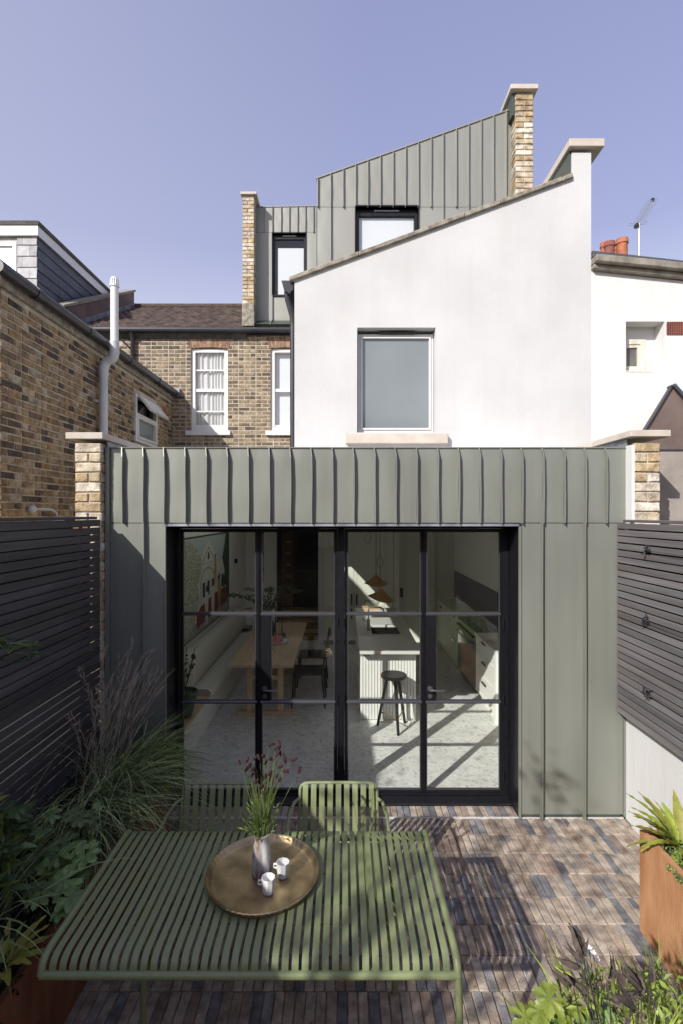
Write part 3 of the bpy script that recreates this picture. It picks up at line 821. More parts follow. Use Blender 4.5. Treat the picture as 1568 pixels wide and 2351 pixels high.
# ============================================================ zinc loft dormers
def dormer(name, label, Y, xl, xr, yb, ytl, ytr, ybreak, ups, los, win, xbody_right=None, label2=None):
    s = FPX / Y
    X = lambda x: (x - CX) / s
    Z = lambda y: EYE - (y - HY) / s
    t = thing(name, label, 'dormer', (X((xl + xr) / 2), Y, Z(yb)))
    zt = lambda x: Z(ytl + (ytr - ytl) * (x - xl) / (xr - xl))
    hole = (X(win[0]), X(win[1]), Z(win[3]), Z(win[2]))
    mb = MB(); holed_wall(mb, front(Y + .016), X(xl), X(xr), Z(yb), lambda u: EYE - ((ytl + (ytr - ytl) * ((u * s + CX) - xl) / (xr - xl)) - HY) / s - .01, [hole], .12)
    P(mb, 'wall_core', 'zinc_dark', t)
    mb = MB(); mb.prism([(X(xl), Z(yb)), (X(xr), Z(yb)), (X(xr), Z(ytr) - .012), (X(xl), Z(ytl) - .012)], 'y', Y + .35, min(Y + 3.5, 10.9) if Y < 9 else Y + 2.6)
    P(mb, 'body', 'zinc_upper', t)
    mb = MB(); mb.prism([(X(xl), Z(yb)), (X(xl) + .02, Z(yb)), (X(xl) + .02, Z(ytl) - .012), (X(xl), Z(ytl) - .012)], 'y', Y + .137, Y + .35)
    mb.prism([(X(xl) + .02, Z(ytl) - .03 - 0), (X(xr), Z(ytr) - .03), (X(xr), Z(ytr) - .012), (X(xl) + .02, Z(ytl) - .012)], 'y', Y + .137, Y + .35)
    P(mb, 'cheek', 'zinc_upper', t)
    ux = [xl] + ups + [xr]
    for a, b in zip(ux[:-1], ux[1:]):
        if b - a > 2: zinc_panel(t, 'zinc_panel', X(a) + .002, X(b) - .002, Z(ybreak), zt(a), zt(b), Y, 'zinc_upper')
    for u in ups + ([xl + 1.5]): seam(t, X(u), Z(ybreak) - .012, zt(u) + .012, Y, 'zinc_upper', wig=.001, top_bend=False)
    lx = [xl] + los + [xr]
    for a, b in zip(lx[:-1], lx[1:]):
        # panels beside, above and below the window
        if b <= win[0] + 1 or a >= win[1] - 1:
            zinc_panel(t, 'zinc_panel', X(a) + .002, X(b) - .002, Z(yb), Z(ybreak) - .006, Z(ybreak) - .006, Y, 'zinc_upper')
        elif win[3] < yb - 10:
            zinc_panel(t, 'zinc_panel', X(a) + .002, X(b) - .002, Z(yb), hole[2] - .01, hole[2] - .01, Y, 'zinc_upper')
    for u in los:
        if abs(u - win[0]) < 2 or abs(u - win[1]) < 2:
            if win[3] < yb - 10: seam(t, X(u), Z(yb), hole[2], Y, 'zinc_upper', wig=0, top_bend=False)
        else: seam(t, X(u), Z(yb), Z(ybreak), Y, 'zinc_upper', wig=0, top_bend=False)
    # capping
    mb = MB(); mb.prism([(X(xl) - .01, zt(xl) - .003), (X(xr), zt(xr) - .003), (X(xr), zt(xr) + .014), (X(xl) - .01, zt(xl) + .014)], 'y', Y - .014, Y + .1); P(mb, 'capping', 'zinc_upper', t)
    # liner, frame, glass
    mb = MB(); a, b, c_, d = hole
    mb.box(a - .012, a, Y - .02, Y + .13, c_, d); mb.box(b, b + .012, Y - .02, Y + .13, c_, d); mb.box(a - .012, b + .012, Y - .02, Y + .13, d, d + .015); mb.box(a - .012, b + .012, Y - .03, Y + .13, c_ - .015, c_)
    P(mb, 'window_liner', 'black_steel', t)
    f = P(frame_ring(MB(), a + .002, b - .002, c_ + .002, d - .05, Y + .05, Y + .11, .045), 'window', 'black_steel', t, bevel=.003)
    q = P(MB().box(a + .002, b - .002, Y + .06, Y + .11, d - .048, d - .002), 'vent_head', 'black_steel', t)
    q = P(MB().box(a + (b - a) * .3, b - (b - a) * .3, Y + .045, Y + .058, d - .035, d - .018), 'trickle_vent', 'aluminium', t)
    q = P(MB().box(a + .049, b - .049, Y + .075, Y + .081, c_ + .049, d - .097), 'pane', 'window_glass', t); under(q, f)
    q = P(MB().box(a + .10 if win[1] - win[0] < 100 else a + .05, b - .05, Y + .10, Y + .108, c_ + .0, d - (.25 if win[1] - win[0] < 100 else .1)), 'roller_blind', 'blind_white', t)
    return t, X, Z
up2 = [501.8 + .56 * v for v in (460, 511, 562, 612, 663, 715, 766, 818, 870, 919, 973, 1023, 1074, 1125, 1177)]
t1, X1, Z1 = dormer('large_zinc_dormer', 'tall zinc loft with raking top behind the white rendered wall', 7.13, 728, 1182, 640, 411, 249, 475, up2,
       [up2[0], up2[2], up2[7], up2[9], up2[11]], (up2[2], up2[7], 475, 600))
up3 = [501.8 + .56 * v for v in (187, 221, 257, 290, 324, 356, 389)]
t2, X2, Z2 = dormer('small_zinc_dormer', 'lower zinc loft dormer with narrow blind window beside the thin brick pier', 10.40, 587, 727, 738, 476, 474, 533, up3,
       [up3[1], up3[5] + 1], (up3[1], up3[5] + 1, 536, 679))
P(MB().prism([(10.10, Z2(751) - .05), (10.40, Z2(736)), (10.40, Z2(751) - .2)], 'x', X2(584), X2(728)), 'apron_flashing', 'zinc_dark', t2)
for u in (up3[1], up3[5]): P(MB().prism([(10.09, Z2(751) - .03), (10.39, Z2(736) + .03), (10.39, Z2(736)), (10.09, Z2(751) - .06)], 'x', X2(u) - .006, X2(u) + .006), 'apron_seam', 'zinc', t2)

def high_pier(name, label, Y, xl, xr, yb, yt, cxl, cxr, cyt, cyb, yrend=None, back=3.0, side=0):
    s = FPX / Y; X = lambda x: (x - CX) / s; Z = lambda y: EYE - (y - HY) / s
    t = thing(name, label, 'brick pier', (X((xl + xr) / 2), Y, Z(yb)))
    P(MB().box(X(xl) + .01, X(xr) - .01, Y + .01, Y + back, Z(yb), Z(yt)), 'wall_core', 'mortar_clean', t)
    z = Z(yb) if yrend is None else Z(yrend)
    if yrend: P(MB().box(X(xl) - .012, X(xr) + .008, Y - .012, Y + .5, Z(yb), Z(yrend)), 'render_base', 'concrete_old', t, bevel=.01)
    row = 0; H, jt = .064, .011
    while z + H < Z(yt) + .02:
        m_ = X(xl) + (X(xr) - X(xl)) * .48
        for (a, b) in ([(X(xl), X(xr))] if row % 2 else [(X(xl), m_ - .006), (m_ + .006, X(xr))]):
            mb = MB(); c = random.choice(NEW_TONES); f = rnd(.85, 1.12); mb.tone = tuple(q * f for q in c)
            brick_faces(mb, a, b, z, z + H, -.004, .04, front(Y), .006, .003); P(mb, 'brick', 'brick', t)
        mb = MB(); c = random.choice(NEW_TONES); f = rnd(.75, 1.0); mb.tone = tuple(q * f for q in c)
        if side:
            XX = X(xr) if side > 0 else X(xl)
            brick_faces(mb, Y + .006, Y + .2, z, z + H, -.002, .008, lambda u, d, zz: (XX - side * d, u, zz), .004, .003); P(mb, 'brick', 'brick', t)
        z += H + jt; row += 1
    P(MB().box(X(cxl), X(cxr), Y - .05, Y + 1.0, Z(cyb), Z(cyt)), 'coping_stone', 'coping', t, bevel=.004)
    P(MB().box(X(cxl), X(cxr), Y + 1.006, Y + back, Z(cyb), Z(cyt)), 'coping_stone', 'coping', t, bevel=.004)
    return t
tp = high_pier('party_pier', 'tall pale brick pier with stone coping at the high end of the zinc loft', 6.95, 1184, 1224, 470, 214, 1170, 1233, 199, 210, None, 2.6, -1)
s_ = FPX / 6.95
P(MB().box((1176 - CX) / s_, (1183 - CX) / s_, 6.97, 8.9, EYE + (HY - 262) / s_, EYE + (HY - 212) / s_), 'gutter_box', 'zinc_dark', tp)
high_pier('party_pier', 'slim pale brick pier rising above the brown tiled roof beside the small zinc dormer', 10.08, 557, 583, 749, 450, 553, 590, 443, 449, 697, 2.8, 1)
# ============================================================ middle terrace house (brown brick, tiled roof)
HYm = 10.10
S10 = FPX / HYm
hx = lambda x: (x - CX) / S10
hz = lambda y: EYE - (y - HY) / S10
mh = thing('terraced_house', 'brown brick terraced house with tiled roof behind the zinc extension', 'building', (hx(480), HYm, 3))
eave = hz(768)
W1 = (hx(438), hx(523), hz(992), hz(797)); W2 = (hx(621), hx(704), hz(992), hz(797))
mb = MB(); holed_wall(mb, front(HYm), -5.6, -.4, 2.4, lambda u: eave, [W1, W2], .24); P(mb, 'wall', 'mortar', mh)
# child bricks (built in world space under the empty's wall, which sits at the origin)
wall_m = [o for o in mh.children if o.name.startswith('wall')][0]
arch = .215
bh = [(W1[0], W1[1], W1[2], W1[3] + arch), (W2[0], W2[1], W2[2], W2[3] + arch)]
brick_wall(wall_m, front(HYm), -5.5, -.42, 2.9, eave - .02, MID_TONES, bh, L=.210, H=.0565, jt=.0195, near=(-1.6, HYm, 5.0), cap=290, skip=lambda i: (i[1] < -4.3 or i[3] < 3.2))
for w in (W1, W2):
    n = 11
    for k in range(n):
        u0 = w[0] - .03 + (w[1] - w[0] + .06) * k / n; u1 = u0 + (w[1] - w[0] + .06) / n - .010
        sk = (k - (n - 1) / 2) / n * .10; rise = .03 * (1 - ((k - (n - 1) / 2) / (n / 2)) ** 2)
        mb = MB(); c = random.choice([(.34, .20, .14), (.42, .27, .17), (.30, .18, .12)]); mb.tone = c
        mb.prism([(u0, w[3] - .004 + rise - .03), (u1, w[3] - .004 + rise - .03), (u1 + sk, w[3] + arch - .01), (u0 + sk, w[3] + arch - .01)], 'y', HYm - .008, HYm + .06)
        mb.build('arch_brick', 'brick', wall_m)
def sash(par, w, Y, curtain, n_bars=2):
    a, b, c, d = w
    f = P(frame_ring(MB(), a + .004, b - .004, c + .02, d - .02, Y + .04, Y + .13, .075), 'window', 'upvc', par, bevel=.004)
    zm = (c + d) / 2
    m_ = MB(); m_.box(a + .08, b - .08, Y + .06, Y + .10, zm - .03, zm + .03)
    for z in ([c + (zm - c) * .5, d - .02 - (d - zm) * .5] if n_bars else []): m_.box(a + .08, b - .08, Y + .065, Y + .095, z - .014, z + .014)
    m_.box(a + .08, b - .08, Y + .06, Y + .11, c + .09, c + .15)
    under(P(m_, 'sash_bar', 'upvc', par), f)
    under(P(MB().box(a + .08, b - .08, Y + .083, Y + .087, c + .09, d - .09), 'pane', 'window_glass', par), f)
    P(MB().box(a - .09, b + .06, Y - .07, Y + .05, c - .07, c + .018), 'window_sill', 'paint_old' if False else 'upvc', par, bevel=.006)
    # curtain: vertical folds
    if curtain:
        vs = []; N = 60
        for j in range(9):
            v = j / 8
            for i in range(N):
                u = i / (N - 1); vs.append((a + .08 + (b - a - .16) * u, Y + .125 + .018 * math.sin(u * 46 + 2 * math.sin(u * 9) + v * .8) + .01 * math.sin(u * 11 + v * 3), c + .05 + (d - c - .1) * v))
        fs = [(j * N + i, j * N + i + 1, (j + 1) * N + i + 1, (j + 1) * N + i) for j in range(8) for i in range(N - 1)]
        P(MB().add(vs, fs), 'curtain', 'curtain', par, smooth=True)
    else: P(MB().box(a + .05, b - .05, Y + .15, Y + .158, c + .03, d - .05), 'roller_blind', 'blind_white', par)
sash(mh, W1, HYm, True); sash(mh, W2, HYm, False, 0)
P(MB().box(-5.5, -.42, HYm + .6, HYm + .7, 2.5, eave), 'inner_wall', 'interior_wall', mh)
# tiled roof: pitched slab with rows of tiles, nearest rows as parts
pitch = math.atan2(hz(715) * 0 + 1.62, 3.2)
rb = MB(); rb.prism([(HYm - .12, eave + .02), (HYm + 3.2, eave + 1.80), (HYm + 3.2, eave - .2), (HYm + .1, eave - .2)], 'x', -5.7, -1.9); rf = P(rb, 'roof', 'roof_felt', mh)
dyr, dzr = 3.32 / 22, 1.78 / 22
big = MB(); cnt = 0
for r in range(22):
    y = HYm - .14 + r * dyr; z = eave + .035 + r * dzr
    x = -5.4 + (r % 2) * .09
    while x < -1.93:
        w_ = .178; mb = MB() if cnt < 290 else big; v = rnd(.6, 1.45); rd = rnd(.8, 1.5) if r < 2 and random.random() < .4 else 1
        mb.tone = (v * rd, v, v)
        mb.add([(x, y, z), (x + w_, y, z), (x + w_, y + dyr * 1.1, z + dzr * 1.1 - .008), (x, y + dyr * 1.1, z + dzr * 1.1 - .008), (x + w_ / 2, y, z + .034), (x + w_ / 2, y + dyr * 1.1, z + dzr * 1.1 + .014),
                (x, y, z - .014), (x + w_, y, z - .014)], [(0, 4, 5, 3), (4, 1, 2, 5), (6, 7, 1, 4, 0)])
        if mb is not big: mb.build('roof_tile', 'clay_tile', rf)
        cnt += 1; x += .18
if big.v: big.build('roof_tiles', 'clay_tile', rf, kind='stuff')
P(MB().tube([(-5.4, HYm + 3.2, eave + 1.83), (-1.93, HYm + 3.2, eave + 1.83)], .09, 10), 'ridge', 'clay_tile', mh)
mb = MB(); mb.tube([(hx(150), HYm - .13, hz(762)), (hx(580), HYm - .13, hz(764))], .055, 10)
P(mb, 'gutter', 'gutter_black', mh, smooth=True)
mb = MB(); mb.tube([(hx(556), HYm - .13, hz(763)), (-.55, HYm - .13, hz(764))], .055, 10); mb.box(-5.5, -.45, HYm - .06, HYm - .002, hz(771), hz(762)); P(mb, 'fascia', 'gutter_black', mh)
P(MB().tube([(hx(308), HYm - .13, hz(768)), (hx(307), HYm - .06, hz(782)), (hx(307), HYm - .06, 3.1)], .04, 10), 'downpipe', 'gutter_black', mh, smooth=True)
P(MB().tube([(hx(283), HYm - .1, hz(783)), (hx(300), HYm - .1, hz(800)), (hx(305), HYm - .07, hz(806))], .018, 6), 'waste_pipe', 'gutter_black', mh, smooth=True)

# ============================================================ left neighbour's brick wing
NX = -3.37
bw = thing('brick_outrigger', 'old stock brick rear wing with long black gutter on the left', 'building', (NX, 7.5, 2))
nz = 4.84
W3 = (8.30, 9.28, 3.78, 4.58)
mb = MB(); holed_wall(mb, flank(NX - .012), 5.06, 10.09, 1.5, lambda u: nz, [W3], .22); P(mb, 'wall', 'mortar', bw)
wl_ = [o for o in bw.children if o.name.startswith('wall')][0]
def sooty(i): return False
brick_wall(wl_, flank(NX - .012), 5.045, 10.08, 2.28, nz, OLD_TONES, [(8.30, 9.28, 3.78, 4.66)], L=.215, H=.061, jt=.0155, near=(NX, 5.6, 3.6), cap=285, jit=.0045, proud=.009)
P(MB().box(-6.5, NX - .02, 5.06, 5.3, 1.5, nz), 'end_wall', 'mortar', bw)
brick_wall(P(MB().box(-3.9, -3.6, 5.2, 5.25, 1.6, 2), 'end_core', 'mortar', bw), front(5.05), -3.95, NX - .012, 2.3, nz, OLD_TONES, L=.218, H=.064, jt=.012, cap=0)
P(MB().box(-6.5, NX - .25, 5.3, 10.0, 1.5, nz - .1), 'wing_body', 'mortar', bw)
# fascia, gutter, tiles
P(MB().box(NX - .05, NX + .035, 4.98, 10.07, nz - .0, nz + .10), 'fascia', 'concrete_old', bw)
mb = MB(); mb.tube([(NX + .095, 4.85, nz + .12), (NX + .095, 10.02, nz + .12)], .06, 12); gt = P(mb, 'gutter', 'gutter_black', bw, smooth=True)
for y in (5.42, 6.55, 7.8, 9.0, 9.9):
    under(P(MB().tube([(NX + .095, y, nz + .12), (NX + .095, y + .09, nz + .12)], .069, 12), 'gutter_joint', 'gutter_black', bw, smooth=True), gt)
y = 4.85
while y < 10.0:
    mb = MB(); v = rnd(.6, 1.2); mb.tone = (v, v, v)
    mb.prism([(NX + .11 + rnd(-.02, .02), nz + .175 + rnd(-.008, .008)), (NX + .11, nz + .19), (NX - .4, nz + .40), (NX - .4, nz + .37)], 'y', y, y + .165)
    P(mb, 'roof_tile', 'clay_tile', bw); y += .17
P(MB().prism([(NX - .02, nz + .1), (NX - 2.9, nz + .9), (NX - 2.9, nz - .2), (NX - .02, nz - .1)], 'y', 4.9, 10.05), 'roof', 'roof_felt', bw)
P(MB().box(NX + .02, NX + .17, 10.0, 10.08, nz + .1, nz + .22), 'lead_end', 'lead', bw)
# window with tilted vent
def yframe(mb, X0, X1, y0, y1, z0, z1, w):
    mb.box(X0, X1, y0, y0 + w, z0, z1); mb.box(X0, X1, y1 - w, y1, z0, z1); mb.box(X0, X1, y0 + w, y1 - w, z1 - w, z1); mb.box(X0, X1, y0 + w, y1 - w, z0, z0 + w); return mb
wf = P(yframe(MB(), NX - .06, NX + .012, 8.31, 9.27, 3.79, 4.57, .055), 'window', 'upvc', bw, bevel=.004)
under(P(MB().box(NX - .055, NX + .01, 8.365, 9.215, 4.22, 4.265), 'transom', 'upvc', bw), wf)
under(P(yframe(MB(), NX - .05, NX + .02, 8.37, 9.21, 3.85, 4.218, .04), 'sash', 'upvc', bw), wf)
under(P(MB().box(NX - .035, NX - .03, 8.40, 9.18, 3.88, 4.20), 'pane', 'frosted', bw), wf)
under(P(MB().box(NX - .12, NX - .11, 8.36, 9.22, 4.24, 4.53), 'dark_inside', 'black_gloss', bw), wf)
vent = MB()
def tv(y, l, o):       # point on the tilted sash
    a = R(38); return (NX + .02 + l * math.sin(a) + o * math.cos(a), y, 4.54 - l * math.cos(a) + o * math.sin(a))
def tbar(y0, y1, l0, l1): vent.add([tv(y0, l0, 0), tv(y1, l0, 0), tv(y1, l1, 0), tv(y0, l1, 0), tv(y0, l0, .035), tv(y1, l0, .035), tv(y1, l1, .035), tv(y0, l1, .035)], [(0, 1, 2, 3), (4, 5, 6, 7), (0, 1, 5, 4), (1, 2, 6, 5), (2, 3, 7, 6), (3, 0, 4, 7)])
tbar(8.36, 9.22, 0, .04); tbar(8.36, 9.22, .27, .31); tbar(8.36, 8.40, .04, .27); tbar(9.18, 9.22, .04, .27)
vs_ = under(P(vent, 'vent_sash', 'upvc', bw), wf)
g = MB(); g.add([tv(8.40, .04, .015), tv(9.18, .04, .015), tv(9.18, .27, .015), tv(8.40, .27, .015)], [(0, 1, 2, 3)]); under(P(g, 'vent_pane', 'blind_white', bw), wf)
for k in range(5): P(MB().box(NX - .02, NX + .006, 9.62, 9.80, 4.40 + k * .05, 4.435 + k * .05), 'air_brick', 'terracotta', bw)
# soot stain
# soil pipe
sp = thing('soil_pipe', 'pale grey soil pipe bending out round the gutter on the brick wing', 'pipe', (NX + .08, 7.02, 2))
q0 = Vector((NX + .085, 7.02, 0)); xo = NX + .235
P(MB().tube([(q0.x, 7.02, 2.2), (q0.x, 7.02, 4.56)], .055, 16), 'lower_pipe', 'pipe_grey', sp, smooth=True)
P(MB().tube([(q0.x, 7.02, 4.50), (q0.x, 7.02, 4.60), (q0.x + .02, 7.02, 4.67), (q0.x + .06, 7.02, 4.71), (xo - .05, 7.02, 4.72), (xo - .01, 7.02, 4.76), (xo, 7.02, 4.82), (xo, 7.02, 4.90)], .063, 16), 'elbow', 'pipe_grey', sp, smooth=True)
P(MB().tube([(xo, 7.02, 4.86), (xo, 7.02, 5.74)], .052, 16), 'upper_pipe', 'upvc', sp, smooth=True)
P(MB().tube([(xo, 7.02, 4.88), (xo, 7.02, 4.97)], .062, 16), 'collar', 'pipe_grey', sp, smooth=True)
P(MB().tube([(q0.x, 7.02, 4.12), (q0.x, 7.02, 4.17)], .061, 16).box(NX, NX + .03, 6.93, 7.11, 4.13, 4.16), 'bracket', 'pipe_grey', sp)
mb = MB()
for k in range(14):
    t = 2 * PI * k / 14; mb.tube([(xo + .056 * math.cos(t), 7.02 + .056 * math.sin(t), 5.74), (xo + .045 * math.cos(t), 7.02 + .045 * math.sin(t), 5.83)], .006, 5)
mb.lathe([(.046, 5.83), (.04, 5.85), (.001, 5.86)], 14, (xo, 7.02, 0)); mb.lathe([(.062, 5.72), (.062, 5.75), (.03, 5.75)], 14, (xo, 7.02, 0)); P(mb, 'cowl', 'upvc', sp)
# small wall light low on the brick wing
wlg = thing('wall_light', 'small grey swan neck light low on the brick wing above the fence', 'lamp', (NX, 5.55, 2.62))
P(MB().sphere((NX + .045, 5.48, 2.66), .045, 12, 8), 'sensor', 'pipe_grey', wlg, smooth=True)
P(MB().tube([(NX + .03, 5.52, 2.66), (NX + .06, 5.65, 2.665), (NX + .08, 5.80, 2.655), (NX + .085, 5.87, 2.62), (NX + .085, 5.88, 2.57)], .012, 8), 'arm', 'pipe_grey', wlg, smooth=True)
P(MB().lathe([(.02, 2.58), (.06, 2.55), (.085, 2.53), (.08, 2.52)], 16, (NX + .085, 5.88, 0)), 'shade', 'pipe_grey', wlg, smooth=True)

# ============================================================ slate dormer and parapet on the left
DX, DYs = -5.92, 9.90
s5 = FPX / DYs
dx = lambda x: (x - CX) / s5
dz = lambda y: EYE - (y - HY) / s5
sdm = thing('slate_dormer', 'dormer hung with grey slates under a white fascia at the far left', 'dormer', (DX - 1, DYs, dz(690)))
ztop = dz(524)
W4 = (-7.6, dx(38), dz(672), dz(556))
mb = MB(); holed_wall(mb, front(DYs + .02), -8.2, DX - .02, dz(695), lambda u: ztop - .0, [W4], .2); P(mb, 'front_wall', 'slate_pale', sdm)
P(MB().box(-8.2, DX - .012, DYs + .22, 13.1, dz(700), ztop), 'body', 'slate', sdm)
P(MB().box(DX - .22, DX - .012, DYs + .022, DYs + .22, dz(695), ztop), 'corner', 'slate', sdm)
z = dz(690); r = 0
while z < dz(547):                      # front slates
    xx = DX - (.0 if r % 2 else .14)
    cols = [(DX, xx)] if not r % 2 else []
    while xx > dx(38) + .02: cols.append((xx, max(xx - .28, dx(38) + .01))); xx -= .28
    for (b_, a_) in cols:
        v = rnd(.8, 1.25); mb = MB(); mb.tone = (v, v, v); mb.prism([(DYs - .012, z), (DYs - .006, z), (DYs + .01, z + .24), (DYs + .006, z + .24)], 'x', a_ + .004, b_); P(mb, 'slate', 'slate_pale', sdm)
    z += .215; r += 1
z = dz(695); r = 0
while z < dz(547):                      # cheek slates
    yy = DYs + .01 - (.2 if r % 2 else 0)
    while yy < 13.0:
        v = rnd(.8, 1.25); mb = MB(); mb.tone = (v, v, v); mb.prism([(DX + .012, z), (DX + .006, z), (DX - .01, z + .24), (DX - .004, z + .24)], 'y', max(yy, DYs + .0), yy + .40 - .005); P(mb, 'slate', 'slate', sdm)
        yy += .40
    z += .215; r += 1
wf = P(frame_ring(MB(), W4[0], W4[1], W4[2], W4[3], DYs - .01, DYs + .08, .07), 'window', 'upvc', sdm)
m_ = MB(); m_.box(W4[0], W4[1] - .07, DYs, DYs + .06, dz(620), dz(610)); under(P(m_, 'transom', 'upvc', sdm), wf)
under(P(MB().box(W4[0] + .07, W4[1] - .07, DYs + .03, DYs + .035, W4[2] + .07, W4[3] - .07), 'pane', 'blind_white', sdm), wf)
m_ = MB(); m_.box(-8.3, DX + .045, DYs - .05, DYs - .0, ztop - .16, ztop + .03); m_.box(DX + .002, DX + .045, DYs + .001, 13.1, ztop - .16, ztop + .03); P(m_, 'fascia', 'upvc', sdm)
P(MB().box(-8.3, DX + .07, DYs - .07, 13.15, ztop + .031, ztop + .11), 'roof', 'roof_felt', sdm)
# sloping party parapet with lead flashing
pp = thing('party_parapet', 'sloping brick parapet with lead flashing between the slate dormer and the tiled roof', 'parapet', (-5.6, HYm, 6.3))
za, zb_ = 6.62, 8.42
P(MB().prism([(HYm - .1, 5.9), (HYm - .1, za), (13.35, zb_), (13.35, 5.9)], 'x', -5.68, -5.45), 'wall', 'render_brown', pp)
P(MB().prism([(HYm - .14, za + .0), (HYm - .14, za + .06), (13.4, zb_ + .06), (13.4, zb_ + .0)], 'x', -5.72, -5.43), 'coping_slab', 'concrete_old', pp)
for k in range(9):
    y = HYm - .05 + k * .37; z = eave + .05 + (y - HYm) * .535
    P(MB().prism([(y, z), (y, z + .17), (y + .36, z + .17 + .19), (y + .36, z + .19)], 'x', -5.449, -5.435 + .004 * (k % 2)), 'lead_step', 'lead', pp)
mb = MB(); mb.tube([(-5.86, 9.95, 6.72), (-5.80, 10.3, 6.55), (-5.74, 10.7, 6.72), (-5.74, 13.0, 7.98)], .10, 8); P(mb, 'lead_roll', 'lead', pp, smooth=True)

# ============================================================ right neighbours
wn_ = thing('white_neighbour_house', 'white rendered neighbouring rear wing with small recessed old window on the right', 'building', (3.4, WY, 2.6))
nl = x1 + .001
tp_ = lambda u: wz(622) + (wz(645) - wz(622)) * (u - nl) / (wx(1568) - nl)
W5 = (wx(1437), wx(1500) + .12, wz(855), wz(738))
mb = MB(); holed_wall(mb, front(WY + .002), nl, 5.2, 1.2, tp_, [W5], .24); P(mb, 'wall', 'render_white2', wn_)
P(MB().box(nl, 5.2, WY + .25, 8.0, 1.2, 4.9), 'wing_body', 'render_white2', wn_)
f = P(frame_ring(MB(), W5[0] + .01, W5[1] - .1, W5[2] + .02, W5[3] - .13, WY + .16, WY + .22, .06), 'window', 'paint_old', wn_, bevel=.005)
P(MB().box(W5[1] - .099, W5[1] - .001, WY + .17, WY + .235, W5[2] + .001, W5[3] - .001).box(W5[0] + .001, W5[1] - .1, WY + .17, WY + .235, W5[3] - .129, W5[3] - .001), 'lining', 'render_white2', wn_)
under(P(frame_ring(MB(), W5[0] + .072, W5[1] - .162, W5[2] + .082, W5[3] - .192, WY + .17, WY + .2, .03), 'sash', 'paint_old', wn_), f)
under(P(MB().box(W5[0] + .1, W5[1] - .19, WY + .185, WY + .19, W5[2] + .11, W5[3] - .22), 'pane', 'old_glass', wn_), f)
P(MB().box(W5[0] - .0, W5[1] - .1, WY - .0, WY + .19, W5[2] + .001, W5[2] + .02), 'window_sill', 'paint_old', wn_)
a, b, c, d = wx(1531), wx(1590), wz(768), wz(740)
mb = MB(); nx, nz_ = 12, 6
for i in range(nx + 1): mb.box(a + (b - a) * i / nx - .004, a + (b - a) * i / nx + .004, WY - .008, WY + .012, c, d)
for j in range(nz_ + 1): mb.box(a, b, WY - .0075, WY + .012, c + (d - c) * j / nz_ - .004, c + (d - c) * j / nz_ + .004)
P(mb, 'air_brick', 'terracotta_dark', wn_)
P(MB().box(a, b, WY - .002, WY + .0015, c, d), 'air_brick_back', 'black_gloss', wn_)
# eaves: gutter board and slate edge
def eline(y0, y1, Y0_, Y1_, th, m, nm):
    u0, u1 = nl, 5.2; e0 = wz(y0); e1 = wz(y0) + (wz(y1) - wz(y0)) * (u1 - u0) / (wx(1568) - u0)
    mb = MB(); mb.prism([(u0, e0), (u1, e1), (u1, e1 + th), (u0, e0 + th)], 'y', Y0_, Y1_); return P(mb, nm, m, wn_, bevel=.008)
eline(622, 643, WY - .06, WY + .05, .05, 'gutter_grey', 'eaves_board')
eline(611, 632, WY - .12, WY + .05, .075, 'gutter_grey', 'gutter')
eline(594, 615, WY - .05, WY + .9, .05, 'slate', 'slate_course')
eline(583, 606, WY - .02, WY + .9, .03, 'roof_felt', 'roof_edge')
P(MB().prism([(wx(1552), wz(604)), (wx(1600), wz(570)), (wx(1600), wz(604))], 'y', WY + .5, WY + .8), 'gable', 'render_white2', wn_)
P(MB().prism([(wx(1546), wz(602)), (wx(1600), wz(563)), (wx(1600), wz(570)), (wx(1552), wz(602))], 'y', WY + .4, WY + .9), 'gable_coping', 'roof_felt', wn_)

# far chimney with pots and aerial
s11 = FPX / 11.0
cx_ = lambda x: (x - CX) / s11
cz_ = lambda y: EYE - (y - HY) / s11
ch = thing('chimney', 'brick chimney stack whose terracotta pots show over the white neighbour roof', 'chimney', (cx_(1408), 11.0, 6))
P(MB().box(cx_(1372), cx_(1450), 10.9, 12.0, 5.5, cz_(592)), 'stack', 'render_brown', ch)
for (xx, yt, w_, Yo, mt) in ((1390, 558, 23, 11.6, 'terracotta'), (1399, 557, 24, 11.2, 'terracotta_dark'), (1419, 566, 22, 11.7, 'terracotta'), (1428, 550, 26, 11.2, 'terracotta')):
    s = FPX / Yo; X = (xx - CX) / s; Z1_ = EYE - (yt - HY) / s; r = w_ / s / 2
    P(MB().lathe([(r * .92, Z1_ - .9), (r * .9, Z1_ - .12), (r * 1.05, Z1_ - .10), (r * 1.05, Z1_ - .05), (r * .97, Z1_ - .03), (r, Z1_), (r * .8, Z1_), (r * .8, Z1_ - .3)], 18, (X, Yo, 0)), 'chimney_pot', mt, ch, smooth=True)
ae = thing('tv_aerial', 'thin silver television aerial on a mast above the right hand roof', 'aerial', (cx_(1466), 11, 6))
P(MB().tube([(cx_(1464), 11, 5.8), (cx_(1467), 11, cz_(513))], .022, 8), 'mast', 'aluminium', ae, smooth=True)
b0, b1 = Vector((cx_(1461), 11, cz_(519))), Vector((cx_(1537), 11.6, cz_(457) + .35))
P(MB().tube([b0, b1], .014, 6), 'boom', 'aluminium', ae)
for k in range(13):
    p = b0.lerp(b1, .05 + .93 * k / 12); d = Vector((.45, -.8, -.35)).normalized() * (.22 if k < 2 else .14)
    P(MB().tube([p - d + Vector((0, 0, 0)), p + d], .006, 5), 'element', 'aluminium', ae)
P(MB().box(b0.x - .03, b0.x + .03, 10.95, 11.05, b0.z - .03, b0.z + .04), 'reflector', 'gutter_black', ae)
P(MB().box(b1.x - .03, b1.x + .03, b1.y - .03, b1.y + .03, b1.z - .03, b1.z + .03), 'end_cap', 'gutter_black', ae)

